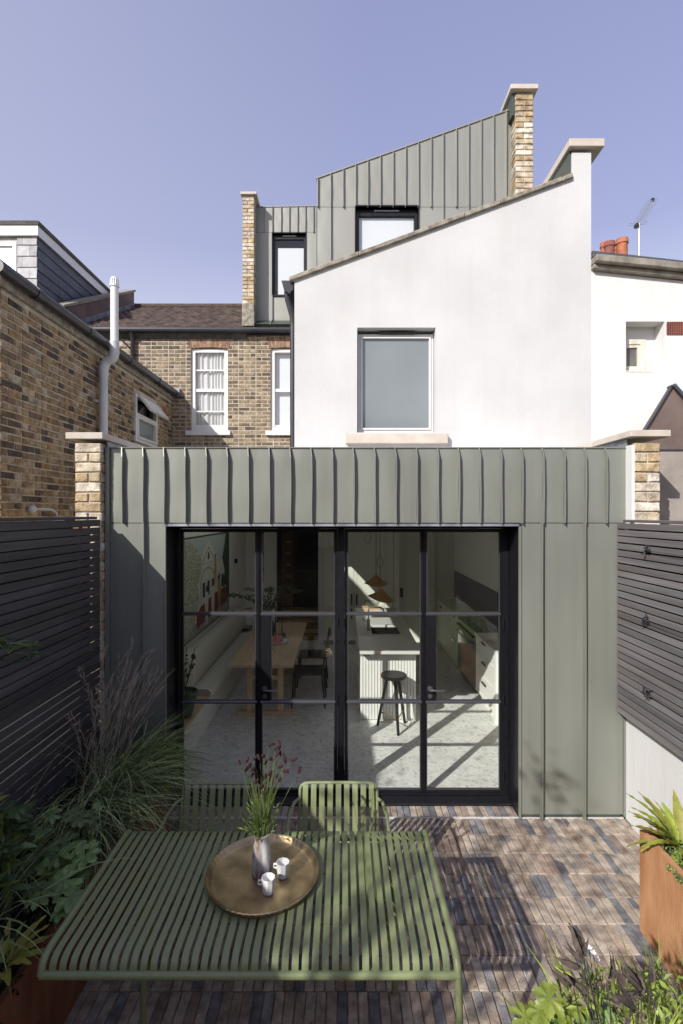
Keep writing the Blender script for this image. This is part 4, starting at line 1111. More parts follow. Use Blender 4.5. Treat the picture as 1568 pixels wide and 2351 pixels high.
# brown gable wall and low rendered wall beyond the right pier
gb = thing('lean_to', 'neighbour lean-to with dark brown painted gable beyond the right coping', 'building', (3.5, 5.0, 2.4))
s5_ = FPX / 5.0; gx = lambda x: (x - CX) / s5_; gz = lambda y: EYE - (y - HY) / s5_
P(MB().prism([(gx(1462), gz(1040)), (gx(1462), gz(1020)), (gx(1545), gz(885)), (gx(1650), gz(1010)), (gx(1650), gz(1040))], 'y', 5.0, 5.07), 'gable_wall', 'render_brown', gb)
P(MB().prism([(gx(1540), gz(886)), (gx(1545), gz(882)), (gx(1655), gz(1008)), (gx(1650), gz(1014)), (gx(1545), gz(893))], 'y', 4.96, 5.07), 'verge_tile', 'slate', gb)
P(MB().prism([(gx(1458), gz(1022)), (gx(1543), gz(883)), (gx(1545), gz(887)), (gx(1462), gz(1024))], 'y', 4.985, 5.03), 'verge_board', 'gutter_black', gb)
P(MB().box(gx(1490), gx(1650), 4.92, 4.999, gz(1040), gz(1034)), 'bottom_board', 'gutter_black', gb)
P(MB().box(gx(1490), 5.0, 4.86, 5.2, 0, gz(1041)), 'lower_wall', 'render_grey', gb)

# ============================================================ fences
def fence(name, label, X, y0, y1, ztop, n, pitch, h, m, side, posts, zb, splits):
    t = thing(name, label, 'fence', (X, (y0 + y1) / 2, 0))
    for k in range(n):
        z1 = ztop - k * pitch; z0 = z1 - h
        if z0 < zb: break
        cuts = sorted([y0, y1] + [c for c in splits if (k % 3 != 1 or c < 1)])
        for a, b in zip(cuts[:-1], cuts[1:]):
            mb = MB(); v = rnd(.82, 1.2); mb.tone = (v * rnd(.97, 1.03), v, v * rnd(.97, 1.04))
            ja, jb = rnd(-.0015, .0015), rnd(-.0015, .0015)
            xa, xb_ = (X, X + .018) if side > 0 else (X - .018, X)
            mb.add([(xa, a + .002, z0 + ja), (xb_, a + .002, z0 + ja), (xb_, b - .002, z0 + jb), (xa, b - .002, z0 + jb), (xa, a + .002, z1 + ja), (xb_, a + .002, z1 + ja), (xb_, b - .002, z1 + jb), (xa, b - .002, z1 + jb)],
                   [(3, 2, 1, 0), (4, 5, 6, 7), (0, 1, 5, 4), (1, 2, 6, 5), (2, 3, 7, 6), (3, 0, 4, 7)])
            P(mb, 'slat', m, t, bevel=.002)
    for y in posts:
        xa, xb_ = (X - .05, X - .0005) if side > 0 else (X + .0005, X + .05)
        P(MB().box(xa, xb_, y, y + .045, max(0, zb), ztop - .01), 'post', 'batten_brown', t)
    return t
FX = -2.056
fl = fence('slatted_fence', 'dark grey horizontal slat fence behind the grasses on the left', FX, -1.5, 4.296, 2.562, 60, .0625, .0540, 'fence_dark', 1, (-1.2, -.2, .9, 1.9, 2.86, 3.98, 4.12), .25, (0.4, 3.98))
P(MB().box(FX - .05, FX + .03, -1.5, 4.22, 2.566, 2.588), 'top_cap', 'fence_dark', fl, bevel=.003)
P(MB().box(FX - .05, FX + .018, -1.5, 4.29, 0, .25), 'gravel_board', 'fence_dark', fl)
FRX = 2.36
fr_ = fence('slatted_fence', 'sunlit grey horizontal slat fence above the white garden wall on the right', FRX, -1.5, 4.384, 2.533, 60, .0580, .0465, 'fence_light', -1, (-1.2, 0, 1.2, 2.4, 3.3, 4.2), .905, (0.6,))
P(MB().box(FRX - .02, FRX + .06, -1.5, 4.29, 2.54, 2.562), 'top_cap', 'fence_light', fr_, bevel=.003)
P(MB().box(FRX + .051, FRX + .056, -1.5, 4.29, .92, 2.53), 'gap_dark_sheet', 'black_gloss', fr_)
P(MB().box(FX - .085, FX - .07, -1.5, 4.25, 1.42, 2.53), 'gap_dark_sheet', 'fence_dark', fl)  # added dark sheet in place of shade behind the gaps
hg = thing('neighbour_hedge', 'neighbour hedge whose leaves glint through the gaps of the left fence', 'hedge', (-2.8, 2, 0))
mb = MB()
for k in range(3500):
    p = Vector((rnd(-3.0, -2.45), rnd(-.5, 4.3), rnd(0, 1.5))); v = rnd(.5, 1.4); mb.tone = (v, v, v); dd = Vector((rnd(-1, 1), rnd(-1, 1), rnd(-1, 1))).normalized(); ss = dd.cross(Vector((rnd(-1, 1), rnd(-1, 1), 1))).normalized() * .035
    mb.add([p, p + dd * .05 + ss, p + dd * .1, p + dd * .05 - ss], [(0, 1, 2, 3)])
P(mb, 'foliage', 'leaf_fern', hg, kind='stuff')
# dark sheet behind the left fence is added so upper gaps read dark
gw = B('garden_wall', (2.415, 2.66, -1.6, 4.295, -.1, .93), 'render_white2'); tag(gw, 'smooth white rendered garden wall under the right hand slat fence', 'wall')
for k, zz in enumerate((2.33, 1.79, 1.245)):
    t = thing('vine_eye', ['topmost', 'middle', 'lowest'][k] + ' of the three black wire anchors on the right hand fence', 'wire anchor', (FRX - .02, 3.95, zz), 0, 'wire anchors on the right fence')
    P(MB().tube([(FRX - .018, 3.97, zz), (FRX - .055, 3.97, zz)], .006, 8), 'bolt', 'aluminium', t)
    mb = MB(); random.seed(50 + k)
    for j in range(9):
        c0 = Vector((FRX - .045 + rnd(-.012, .012), 3.92 + rnd(-.03, .03), zz + rnd(-.02, .02))); mb.tube([c0, c0 + Vector((rnd(-.02, .02), rnd(-.04, .04), rnd(-.03, .03))), c0 + Vector((rnd(-.02, .02), rnd(-.03, .03), rnd(-.02, .02)))], .006, 6)
    P(mb, 'clamp', 'gutter_black', t)
    P(MB().tube([(FRX - .045, 3.9, zz), (FRX - .047, 3.0, zz - .012), (FRX - .045, .5, zz)], .0022, 5), 'wire', 'gutter_black', t)
random.seed(11)
# ============================================================ interior: room shell
FL = .05
IX0, IX1, IY1 = -1.98, 2.25, 10.40
B('floor', (-2.03, 2.39, 4.705, IY1, -.05, FL), 'stone_floor', kind='structure')
B('wall_left', (-2.03, IX0, 4.705, IY1, FL + .001, RZ0 - .001), 'interior_wall', kind='structure')
B('wall_right', (IX1, 2.39, 4.78, IY1, FL + .001, RZ0 - .001), 'interior_wall', kind='structure')
bk = MB(); holed_wall(bk, front(IY1), -2.03, 2.39, FL - .05, lambda u: RZ1, [(-1.36, -.50, FL - .049, 2.62)], .12)
bk.build('wall_back', 'interior_wall', kind='structure')
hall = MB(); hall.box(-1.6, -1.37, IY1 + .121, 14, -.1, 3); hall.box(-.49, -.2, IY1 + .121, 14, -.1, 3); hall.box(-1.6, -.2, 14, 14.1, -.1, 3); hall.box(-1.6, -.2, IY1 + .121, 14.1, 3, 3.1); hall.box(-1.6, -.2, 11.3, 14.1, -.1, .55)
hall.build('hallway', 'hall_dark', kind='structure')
st = thing('oak_steps', 'oak steps leading up into the dark hallway', 'steps', (-.93, 10.6, FL))
for k in range(3):
    P(MB().box(-1.355, -.505, 10.405 + .26 * k, 11.29, FL + .17 * k + .001, FL + .17 * (k + 1) - .024), 'riser', 'oak_dark', st)
    P(MB().box(-1.358, -.502, 10.390 + .26 * k, 11.29, FL + .17 * (k + 1) - .023, FL + .17 * (k + 1)), 'tread', 'oak', st, bevel=.004)
hs = thing('hall_shelf', 'tall shelf of dark red boxes just inside the hallway', 'shelf', (-1.28, 11.5, .56))
P(MB().box(-1.366, -1.12, 11.4, 11.42, .56, 2.3), 'side', 'oak_dark', hs)
for k in range(5): P(MB().box(-1.30, -1.13, 11.35, 11.395, .9 + k * .25, 1.1 + k * .25), 'drawer', 'oak_dark', hs); P(MB().box(-1.26, -1.17, 11.33, 11.35, .98 + k * .25, 1.0 + k * .25), 'handle', 'ceramic_white', hs)
B('door_post', (-.499, -.40, 10.2, 10.398, FL, RZ0 - .002), 'cabinet_white', kind='structure')

# ------------------------------------------------------------ banquette
bn = thing('bench', 'long built in bench with fluted white front along the picture wall', 'bench', (-1.8, 7, FL))
P(MB().box(IX0 + .001, -1.655, 4.95, 9.3, FL, .40), 'carcass', 'cabinet_white', bn)
mb = MB(); y = 4.95
while y < 9.28:
    pr = [(-1.654 + .0, y), (-1.640, y + .004), (-1.632, y + .012), (-1.632, y + .022), (-1.640, y + .030), (-1.654, y + .034)]
    mb.prism(pr, 'z', FL, .398); y += .038
P(mb, 'fluted_front', 'cabinet_white', bn, kind='stuff')
P(MB().box(IX0 + .001, -1.60, 4.93, 6.12, .401, .437), 'oak_shelf', 'oak', bn, bevel=.003)
P(MB().box(IX0 + .001, -1.62, 9.3, 10.38, FL, .80), 'end_cupboard', 'cabinet_white', bn)
def cushion(path_fn, name):
    pass
cu = MB(); N = 14; Yc = [6.12, 6.135, 6.17, 6.3] + [6.3 + .25 * k for k in range(1, 12)] + [9.2, 9.27, 9.29]
def ring(prof, sc, yy, c):
    return [(c[0] + (p[0] - c[0]) * sc, yy, c[1] + (p[1] - c[1]) * sc) for p in prof]
def soft(name, prof, c, mt):
    cu = MB(); vs = []; M = len(prof)
    for i, yy in enumerate(Yc):
        e = min(i, len(Yc) - 1 - i); sc = (.80, .93, .985, 1)[min(e, 3)]
        vs += ring(prof, sc, yy + (rnd(-.002, .002)), c)
    fs = [(i * M + k, i * M + (k + 1) % M, (i + 1) * M + (k + 1) % M, (i + 1) * M + k) for i in range(len(Yc) - 1) for k in range(M)]
    fs += [tuple(range(M)), tuple((len(Yc) - 1) * M + k for k in range(M))]
    return P(cu.add(vs, fs), name, mt, bn, smooth=True, angle=70)
soft('seat_cushion', [(-1.96, .405), (-1.60, .405), (-1.555, .42), (-1.54, .46), (-1.55, .50), (-1.585, .525), (-1.75, .54), (-1.92, .53), (-1.965, .50)], (-1.75, .46), 'ticking')
soft('back_cushion', [(-1.975, .50), (-1.80, .53), (-1.765, .60), (-1.77, .80), (-1.80, .90), (-1.86, .935), (-1.93, .93), (-1.975, .89)], (-1.88, .72), 'ticking')
# plant in green pot on the shelf
pt = thing('plant_pot', 'glazed dark green pot on the oak end of the bench', 'plant pot', (-1.72, 5.50, .438))
P(MB().lathe([(.001, 0), (.085, 0), (.10, .03), (.135, .16), (.142, .24), (.152, .25), (.152, .27), (.138, .27), (.13, .24), (.001, .235)], 28, (0, 0, 0)), 'x', 'pot_green', pt) if False else None
o = MB().lathe([(.001, 0), (.085, 0), (.10, .03), (.135, .16), (.142, .24), (.152, .25), (.152, .27), (.138, .27), (.13, .24), (.001, .235)], 28).build('pot', 'pot_green', pt, smooth=True)
pf = thing('house_plant', 'sprig of round leaves growing from the green pot on the bench', 'house plant', (-1.72, 5.50, .66))
random.seed(8); pm_ = MB(); ps_ = MB()
for k in range(9):
    a = rnd(0, 6.28); h = rnd(.15, .52); q = Vector((math.cos(a) * rnd(.04, .16), math.sin(a) * .1, h)); ps_.tube([(0, 0, 0), q * .5, q], .004, 5)
    for j in range(9): leafquad0 = None; d_ = Vector((rnd(-1, 1), rnd(-1, 1), rnd(-.2, 1))).normalized(); s_v = d_.cross(Vector((.3, .5, 1))).normalized() * .016; p_ = q * rnd(.55, 1); pm_.add([p_, p_ + d_ * .025 + s_v, p_ + d_ * .055, p_ + d_ * .025 - s_v], [(0, 1, 2, 3)])
ps_.build('stems', 'bark', pf, kind='stuff'); pm_.build('foliage', 'leaf_dark', pf, kind='stuff')
# ------------------------------------------------------------ picture
pc = thing('wall_picture', 'large photograph of people before a white gabled house on the left wall', 'picture', (IX0, 7.6, 1.6))
PY0, PY1, PZ0, PZ1 = 6.25, 8.78, .98, 2.31
P(MB().box(IX0 + .001, IX0 + .025, PY0, PY1, PZ0, PZ1), 'board', 'black_wood', pc)
mat('pic_sky', (.42, .50, .48), .7); mat('pic_white', (.66, .66, .60), .7, var=.1); mat('pic_tree', (.16, .20, .10), .7, col2=(.50, .52, .42), scale=34, detail=8, fac=(.45, .62)); mat('pic_darktree', (.02, .03, .02), .7, col2=(.07, .09, .05), scale=30)
mat('pic_red', (.25, .035, .03), .7, var=.5, scale=20); mat('pic_yellow', (.42, .30, .10), .7); mat('pic_road', (.34, .34, .30), .7, var=.3, scale=10); mat('pic_black', (.03, .03, .03), .7)  # last colour is plain near-black print, for windows and heads
pm = MB(); mats = ['pic_sky', 'pic_white', 'pic_tree', 'pic_darktree', 'pic_red', 'pic_yellow', 'pic_road', 'pic_black']
lay = [0]
def pq(m, pts):       # pts in picture fractions (u along y, v up)
    lay[0] += 1; X = IX0 + .0255 + lay[0] * .00012
    pm.m = m; pm.add([(X, PY0 + .02 + (PY1 - PY0 - .04) * u, PZ0 + .02 + (PZ1 - PZ0 - .04) * v) for u, v in pts], [tuple(range(len(pts)))])
pq(0, [(0, 0), (1, 0), (1, 1), (0, 1)]); pq(6, [(0, 0), (1, 0), (1, .16), (0, .12)])
pq(1, [(.14, .12), (.92, .15), (.92, .66), (.74, .70), (.74, .66), (.14, .66)]); pq(1, [(.26, .66), (.68, .66), (.68, .72), (.47, .95), (.26, .72)])
pq(6, [(.31, .70), (.63, .70), (.47, .89)]); pq(1, [(.335, .705), (.605, .705), (.47, .865)]); pq(7, [(.45, .74), (.49, .74), (.49, .80), (.47, .83), (.45, .80)])
pq(6, [(.30, .16), (.60, .16), (.60, .56), (.54, .63), (.45, .66), (.36, .63), (.30, .56)]); pq(1, [(.315, .16), (.585, .16), (.585, .55), (.53, .615), (.45, .64), (.37, .615), (.315, .55)])
for u in (.34, .44, .54, .68, .78, .86): pq(7, [(u, .34), (u + .05, .34), (u + .05, .50), (u, .50)])
pq(4, [(.22, .06), (.95, .12), (.95, .32), (.62, .32), (.30, .26), (.22, .20)])
for u in (.30, .45, .66, .80): pq(7, [(u, .13), (u + .06, .14), (u + .06, .20), (u, .19)])
def fig(u, v, h, m):
    w = h * .10
    pq(m, [(u - w * .5, v), (u - w * .1, v), (u, v + h * .4), (u + w * .3, v), (u + w * .7, v), (u + w * .9, v + h * .5), (u + w * .8, v + h * .82), (u - w * .6, v + h * .82), (u - w * .8, v + h * .5)])
    pq(7, [(u - w * .3, v + h * .83), (u + w * .4, v + h * .83), (u + w * .45, v + h * .95), (u + w * .05, v + h), (u - w * .35, v + h * .95)])
fig(.62, .42, .36, 5); fig(.42, .02, .44, 1); fig(.56, .05, .44, 1); fig(.72, .10, .44, 5); fig(.84, .30, .2, 3)
random.seed(5)
pq(2, [(0, .05), (.16, .03), (.20, .2), (.28, .34), (.24, .5), (.33, .66), (.30, .8), (.20, .92), (.12, .96), (0, .99)])
pq(3, [(.93, .15), (1, .15), (1, 1), (.90, 1), (.86, .85), (.80, .70), (.86, .55), (.90, .35)])
pm.m = 0
P(pm, 'print', mats, pc)
# wall light
wl2 = thing('wall_light', 'small round black wall light to the right of the large picture', 'lamp', (IX0, 9.35, 1.72))
P(MB().tube([(IX0 + .001, 9.35, 1.75), (IX0 + .06, 9.35, 1.75)], .045, 14), 'base', 'black_gloss', wl2, smooth=True)
P(MB().lathe([(.001, 0), (.05, .004), (.095, .02), (.10, .028), (.05, .012), (.001, .008)], 22, (0, 0, 0), fn=lambda t, r, z: (IX0 + .08 - z + .02, 9.35 + r * math.cos(t), 1.75 + r * math.sin(t))), 'disc', 'ceramic_white', wl2, smooth=True)

# ------------------------------------------------------------ oak dining table
TX, TY = -.99, 6.17
T0 = at(523.8, 1521.6, 6.17); T1_ = at(672, 1525.7, 6.17)
tx0, tx1 = -1.385, -.605
dt = thing('dining_table', 'long oak trestle dining table beside the striped bench', 'table', ((tx0 + tx1) / 2, 7.3, FL))
n = 4
for k in range(n):
    P(MB().box(tx0 + (tx1 - tx0) * k / n + .0006, tx0 + (tx1 - tx0) * (k + 1) / n - .0006, 6.15, 8.55, .762, .80), 'top_plank', 'oak', dt, bevel=.003)
for y in (6.50, 8.2):
    for x in (-1.19, -.80): P(MB().box(x - .035, x + .035, y, y + .045, FL + .06, .7615), 'leg', 'oak', dt, bevel=.003)
    P(MB().box(-1.35, -.64, y - .02, y + .065, FL, FL + .058), 'foot', 'oak', dt, bevel=.004)
P(MB().box(-1.02, -.97, 6.56, 8.18, .50, .56), 'stretcher', 'oak', dt)
P(MB().box(-1.154, -.836, 6.505, 6.54, .50, .56), 'rail', 'oak', dt)
# fruit bowl
fb = thing('fruit_bowl', 'shallow white scalloped bowl of fruit on the oak table', 'bowl', (-.93, 7.15, .80))
MB().lathe([(.001, .004), (.06, .002), (.08, .01), (.15, .04), (.155, .043), (.08, .018), (.001, .012)], 40, fn=lambda t, r, z: (r * (1 + (.03 * math.cos(16 * t) if r > .12 else 0)) * math.cos(t), r * (1 + (.03 * math.cos(16 * t) if r > .12 else 0)) * math.sin(t), z)).build('bowl', 'ceramic_white', fb, smooth=True)
for k, (x, y, z, lb) in enumerate([(-.06, 0, .05, 'red and orange apple at the left of the white fruit bowl'), (.03, -.045, .05, 'red and orange apple at the front of the white fruit bowl'), (.055, .04, .05, 'red and orange apple at the right of the white fruit bowl'), (-.01, .05, .055, 'red and orange apple at the back of the white fruit bowl'), (0, 0, .105, 'red and orange apple on top of the fruit in the bowl')]):
    o = MB().sphere((0, 0, 0), .038, 14, 9, .92).build('apple', 'skin_peach', None, smooth=True, angle=180); o.location = (-.93 + x, 7.15 + y, .80 + z); tag(o, lb, 'fruit', 'fruit in the white bowl')
for k, (x, y, lb) in enumerate([(-1.005, 7.62, 'left of the two slim black candlesticks on the oak table'), (-.92, 7.70, 'right of the two slim black candlesticks on the oak table')]):
    t = thing('candlestick', lb, 'candlestick', (x, y, .80), 0, 'candlesticks on the dining table')
    MB().lathe([(.001, 0), (.045, 0), (.045, .006), (.008, .012), (.006, .2), (.014, .21), (.012, .235), (.001, .235)], 14).build('stick', 'black_wood', t, smooth=True)
    MB().lathe([(.009, .236), (.009, .44), (.001, .445)], 10).build('candle', 'black_wood', t, smooth=True)
gj = thing('small_jar', 'small dark glass jar beside the fruit bowl', 'jar', (-.86, 7.42, .80)); MB().lathe([(.001, 0), (.03, 0), (.032, .06), (.02, .075), (.02, .085), (.001, .085)], 14).build('jar', 'pot_green', gj, smooth=True)
vb = thing('branch_vase', 'dark vase of arching leafy branches on the oak table', 'vase', (-1.10, 7.66, .80))
MB().lathe([(.001, 0), (.06, 0), (.085, .08), (.08, .17), (.035, .24), (.03, .28), (.04, .30), (.03, .30), (.001, .2)], 20).build('vase', 'black_gloss', vb, smooth=True)
random.seed(21)
lv = MB(); stm = MB()
def leafquad(mb, p, d, l, w, nrm=None):
    d = d.normalized(); s = d.cross(nrm if nrm is not None else Vector((rnd(-1, 1), rnd(-1, 1), rnd(.2, 1)))).normalized() * w / 2
    u = s.cross(d).normalized() * w * .25
    mb.add([p, p + d * l * .45 + s + u, p + d * l, p + d * l * .45 - s + u, p + d * l * .45], [(0, 1, 4), (1, 2, 4), (2, 3, 4), (3, 0, 4)])
for k in range(13):
    a = [PI * 1.02, PI * .93, PI * 1.1, .3, .1, PI * .5, PI * 1.5, -.5, .8, PI * .8, 2.2, PI * 1.25, .2][k]
    ln = .75 if k < 3 else rnd(.35, .5); lift = .32 if k < 3 else rnd(.3, .5)
    pts = []
    for i in range(9):
        v = i / 8; pts.append(Vector((math.cos(a) * ln * v ** 1.3, math.sin(a) * ln * .6 * v ** 1.3, .28 + lift * math.sin(v * 1.9))))
    stm.tube(pts, .003, 4)
    for i in range(2, 9):
        for j in range(7):
            p = pts[i].lerp(pts[i - 1], random.random()); t_ = v = random.uniform(.6, 1.3); lv.tone = (v, v, v)
            leafquad(lv, p, (pts[i] - pts[i - 1]).normalized() * .5 + Vector((rnd(-1, 1), rnd(-1, 1), rnd(-.6, .8))), rnd(.05, .085), .018)
stm.build('stems', 'bark', vb, kind='stuff'); lv.build('foliage', 'leaf_dark', vb, kind='stuff')
# dining chairs (dark)
def dchair(x, y, label):
    t = thing('dining_chair', label, 'chair', (x, y, FL), R(-90), 'black dining chairs along the aisle side of the table')
    MB().box(-.21, .21, -.2, .2, .43, .455).build('seat', 'black_wood', t, bevel=.01)
    for a, b in ((-.19, -.18), (.19, -.18)):
        MB().tube([(a, b, .43), (a * 1.1, b - .03, 0)], [.014, .010], 8).build('leg', 'black_wood', t, smooth=True)
    for a in (-.19, .19):
        MB().tube([(a * 1.1, .23, 0), (a, .19, .44), (a, .235, .66), (a * .98, .25, .80)], [.010, .014, .013, .011], 8).build('leg', 'black_wood', t, smooth=True)
    MB().strip([(-.2, .245, .77), (-.1, .27, .775), (0, .278, .777), (.1, .27, .775), (.2, .245, .77)], .07, (0, 0, 1), .012).build('backrest', 'black_wood', t, smooth=True)
    for a in (-.1, 0, .1): MB().tube([(a, .19, .455), (a * 1.05, .265, .76)], .006, 6).build('spindle', 'black_wood', t)
dchair(-.47, 6.95, 'nearest black dining chair tucked under the oak table'); dchair(-.47, 7.75, 'farther black dining chair tucked under the oak table')
bt = thing('patterned_book', 'black and white patterned book lying on the bench end', 'book', (-1.74, 9.22, .80))
P(MB().box(-1.86, -1.64, 8.98, 9.26, .80 - .24, .80 - .20), 'cover', 'book_dark', bt); 
mb = MB()
for i in range(6):
    for j in range(5): mb.add([(-1.85 + .035 * i, 9.00 + .05 * j, .6005), (-1.835 + .035 * i, 9.00 + .05 * j, .6005), (-1.835 + .035 * i, 9.03 + .05 * j, .6005), (-1.85 + .035 * i, 9.03 + .05 * j, .6005)], [(0, 1, 2, 3)])
P(mb, 'cover_pattern', 'paper', bt)
bt2 = thing('magazine_stack', 'small stack of pale magazines at the far end of the bench', 'magazines', (-1.72, 9.5, .80))
for k in range(4): P(MB().box(-1.87 + rnd(-.01, .01), -1.64 + rnd(-.01, .01), 9.36, 9.66, .802 + k * .013, .813 + k * .013), 'magazine', 'paper', bt2)
P(MB().box(-1.82, -1.70, 9.42, 9.55, .8535, .855), 'cover_picture', 'skin_peach', bt2)

# ------------------------------------------------------------ island
isl = thing('kitchen_island', 'white kitchen island with batten front and pale stone top', 'kitchen island', (.57, 7.6, FL))
ix0, ix1, iy0, iy1 = .20, .945, 6.20, 9.07
sk = (.40, .80, 7.08, 7.68)
mb = MB(); mb.box(ix0, sk[0], iy0, iy1, .912, .95); mb.box(sk[1], ix1, iy0, iy1, .912, .95); mb.box(sk[0], sk[1], iy0, sk[2], .912, .95); mb.box(sk[0], sk[1], sk[3], iy1, .912, .95)
P(mb, 'worktop', 'worktop', isl)
mb = MB(); mb.box(sk[0] - .01, sk[1] + .01, sk[2] - .01, sk[3] + .01, .70, .71); mb.box(sk[0] - .012, sk[0] - .0, sk[2], sk[3], .71, .911); mb.box(sk[1], sk[1] + .012, sk[2], sk[3], .71, .911); mb.box(sk[0], sk[1], sk[3], sk[3] + .012, .71, .911); mb.box(sk[0], sk[1], sk[2] - .012, sk[2], .71, .911)
P(mb, 'sink', 'black_gloss', isl)
P(MB().box(ix0 + .015, ix1 - .045, 6.36, sk[2] - .03, FL, .911).box(ix0 + .015, ix1 - .045, sk[3] + .03, iy1 - .02, FL, .911).box(ix0 + .015, ix1 - .045, sk[2] - .029, sk[3] + .029, FL, .69), 'carcass', 'cabinet_white', isl)
x = ix0 + .012; k = 0
while x < ix1 - .06:
    P(MB().box(x, x + .0295, 6.338, 6.359, FL + .02, .911), 'batten', 'cabinet_white', isl, bevel=.002); x += .0365
P(MB().box(ix0 + .012, ix1 - .045, 6.30, 6.32, .0501 + 0, .0502 + .012), 'kick_strip', 'cabinet_white', isl)
P(MB().box(ix0 + .05, ix0 + .13, 6.315, 6.337, .86, .905), 'socket', 'steel', isl)
tp2 = thing('kitchen_tap', 'brushed metal kitchen tap with square arched spout on the island', 'tap', (.36, 7.32, .95))
MB().lathe([(.001, 0), (.027, 0), (.027, .008), (.022, .01), (.022, .16), (.001, .16)], 18).build('body', 'steel', tp2, smooth=True)
MB().tube([(0, 0, .16), (0, 0, .28), (.006, 0, .305), (.03, 0, .32), (.18, 0, .32), (.21, 0, .305), (.218, 0, .28), (.218, 0, .22)], .010, 10).build('spout', 'steel', tp2, smooth=True)
MB().tube([(-.02, 0, .12), (-.09, -.02, .17)], .006, 8).build('lever', 'steel', tp2, smooth=True)
cb = thing('chopping_board', 'oak chopping board standing at the far end of the island', 'board', (.45, 8.85, .95)); MB().box(-.12, .2, 0, .25, 0, .03).build('board', 'oak', cb, bevel=.006)
gb_ = thing('glass_bowl', 'ribbed clear glass bowl on the chopping board', 'bowl', (.50, 8.9, .985)); MB().lathe([(.001, 0), (.05, 0), (.11, .05), (.14, .11), (.145, .115), (.135, .11), (.10, .05), (.001, .01)], 32, fn=lambda t, r, z: (r * (1 + .03 * math.cos(16 * t)) * math.cos(t), r * (1 + .03 * math.cos(16 * t)) * math.sin(t), z)).build('bowl', 'bowl_glass', gb_, smooth=True)
# stool
stl = thing('bar_stool', 'round black three legged bar stool with brass footrest at the island', 'stool', (.60, 6.10, FL))
MB().lathe([(.001, .615), (.145, .615), (.152, .62), (.155, .632), (.155, .648), (.148, .654), (.12, .651), (.001, .646)], 36).build('seat', 'black_wood', stl, smooth=True)
feet = [(-.183, .11), (.036, -.18), (.154, .17)]; rp = []
for fx, fy in feet:
    MB().tube([(fx * .38, fy * .38, .618), (fx, fy, 0)], [.022, .0165], 12).build('leg', 'black_wood', stl, smooth=True); rp.append(Vector((fx * .83, fy * .83, .17)))
for i in (0, 1): MB().tube([rp[i], rp[i + 1]], .007, 8).build('footrest_rod', 'brass', stl, smooth=True)
# pendants
def pend(p, r, tiltx, tiltz, label, loop):
    t = thing('pendant_lamp', label, 'lamp', p, 0, 'pendant lamps over the island')
    M_ = Matrix.Rotation(tiltx, 4, 'Y')
    def fn(tt, rr, z):
        wav = .018 * math.sin(2 * tt + 1) * (rr / r) ** 2
        v = M_ @ Vector((rr * math.cos(tt), rr * math.sin(tt), z + wav)); return v
    MB().lathe([(.014, .135), (.03, .125), (r * .55, .055), (r, 0), (r * 1.0, -.003), (r * .55, .050), (.03, .118)], 40, fn=fn).build('lamp_shade', 'gold_lamp', t, smooth=True)
    MB().lathe([(.012, .13), (.016, .14), (.016, .165), (.006, .175), (.006, .19)], 12).build('fitting', 'brass', t, smooth=True)
    top = RZ0 - p[2]
    MB().tube([(0, 0, .185), (.001, 0, top)], .0035, 6).build('cord', 'cord', t)
    h, w, dx_ = loop
    pts = [Vector((dx_ * .1, 0, h + .16)), Vector((dx_ - w, 0, h + .06)), Vector((dx_ - w * 1.2, 0, h)), Vector((dx_, 0, h - .06)), Vector((dx_ + w * 1.2, 0, h)), Vector((dx_ + w, 0, h + .06))]
    MB().tube(pts, .0035, 6, closed=True).build('cord_loop', 'cord', t)
pend((.505, 7.90, 1.53), .185, 0, 0, 'upper and farther of the two ochre cone pendant lamps', (.68, .04, -.13))
pend((.505, 7.02, 1.45), .178, R(9), 0, 'lower and nearer of the two ochre cone pendant lamps', (.47, .035, 0))

# ------------------------------------------------------------ tall cupboards on the back wall
tc = thing('tall_cupboard', 'wall of tall pale panelled cupboards behind the island', 'cupboard', (.3, 10.3, FL))
P(MB().box(-.39, .985, 10.02, 10.398, FL + .09, 2.74), 'carcass', 'cabinet', tc); P(MB().box(-.39, .985, 10.06, 10.398, FL, FL + .089), 'plinth', 'black_gloss', tc)
def shaker(par, x0, x1, z0, z1, Y, m='cabinet'):
    d = P(MB().box(x0, x1, Y - .014, Y, z0, z1), 'door', m, par); w = .055
    under(P(frame_ring(MB(), x0, x1, z0, z1, Y - .022, Y - .0145, w), 'door_frame', m, par, bevel=.002), d); return d
xs_ = [-.388, .21, .805]
for a, b in zip(xs_[:-1], xs_[1:]):
    shaker(tc, a + .003, b - .003, .80, 2.72, 10.018); shaker(tc, a + .003, b - .003, FL + .095, .79, 10.018)
shaker(tc, .81, .98, FL + .095, 2.72, 10.018)
for x in (.16, .26):
    P(MB().box(x - .012, x + .012, 9.965, 9.99, .83, 1.05), 'handle', 'black_gloss', tc); P(MB().box(x - .012, x + .012, 9.965, 9.99, .56, .77), 'handle', 'black_gloss', tc)
P(MB().box(.99, 1.10, 10.0, 10.397, FL, 2.74), 'end_panel', 'cabinet', tc)
sd_ = thing('sliding_door', 'plain pale inner door with black recessed pull right of the cupboards', 'door', (1.5, 10.3, FL))
P(MB().box(1.11, 1.84, 10.30, 10.34, FL, 2.35), 'door', 'cabinet', sd_); P(MB().box(1.14, 1.20, 10.292, 10.299, .93, 1.12), 'pull', 'black_gloss', sd_)
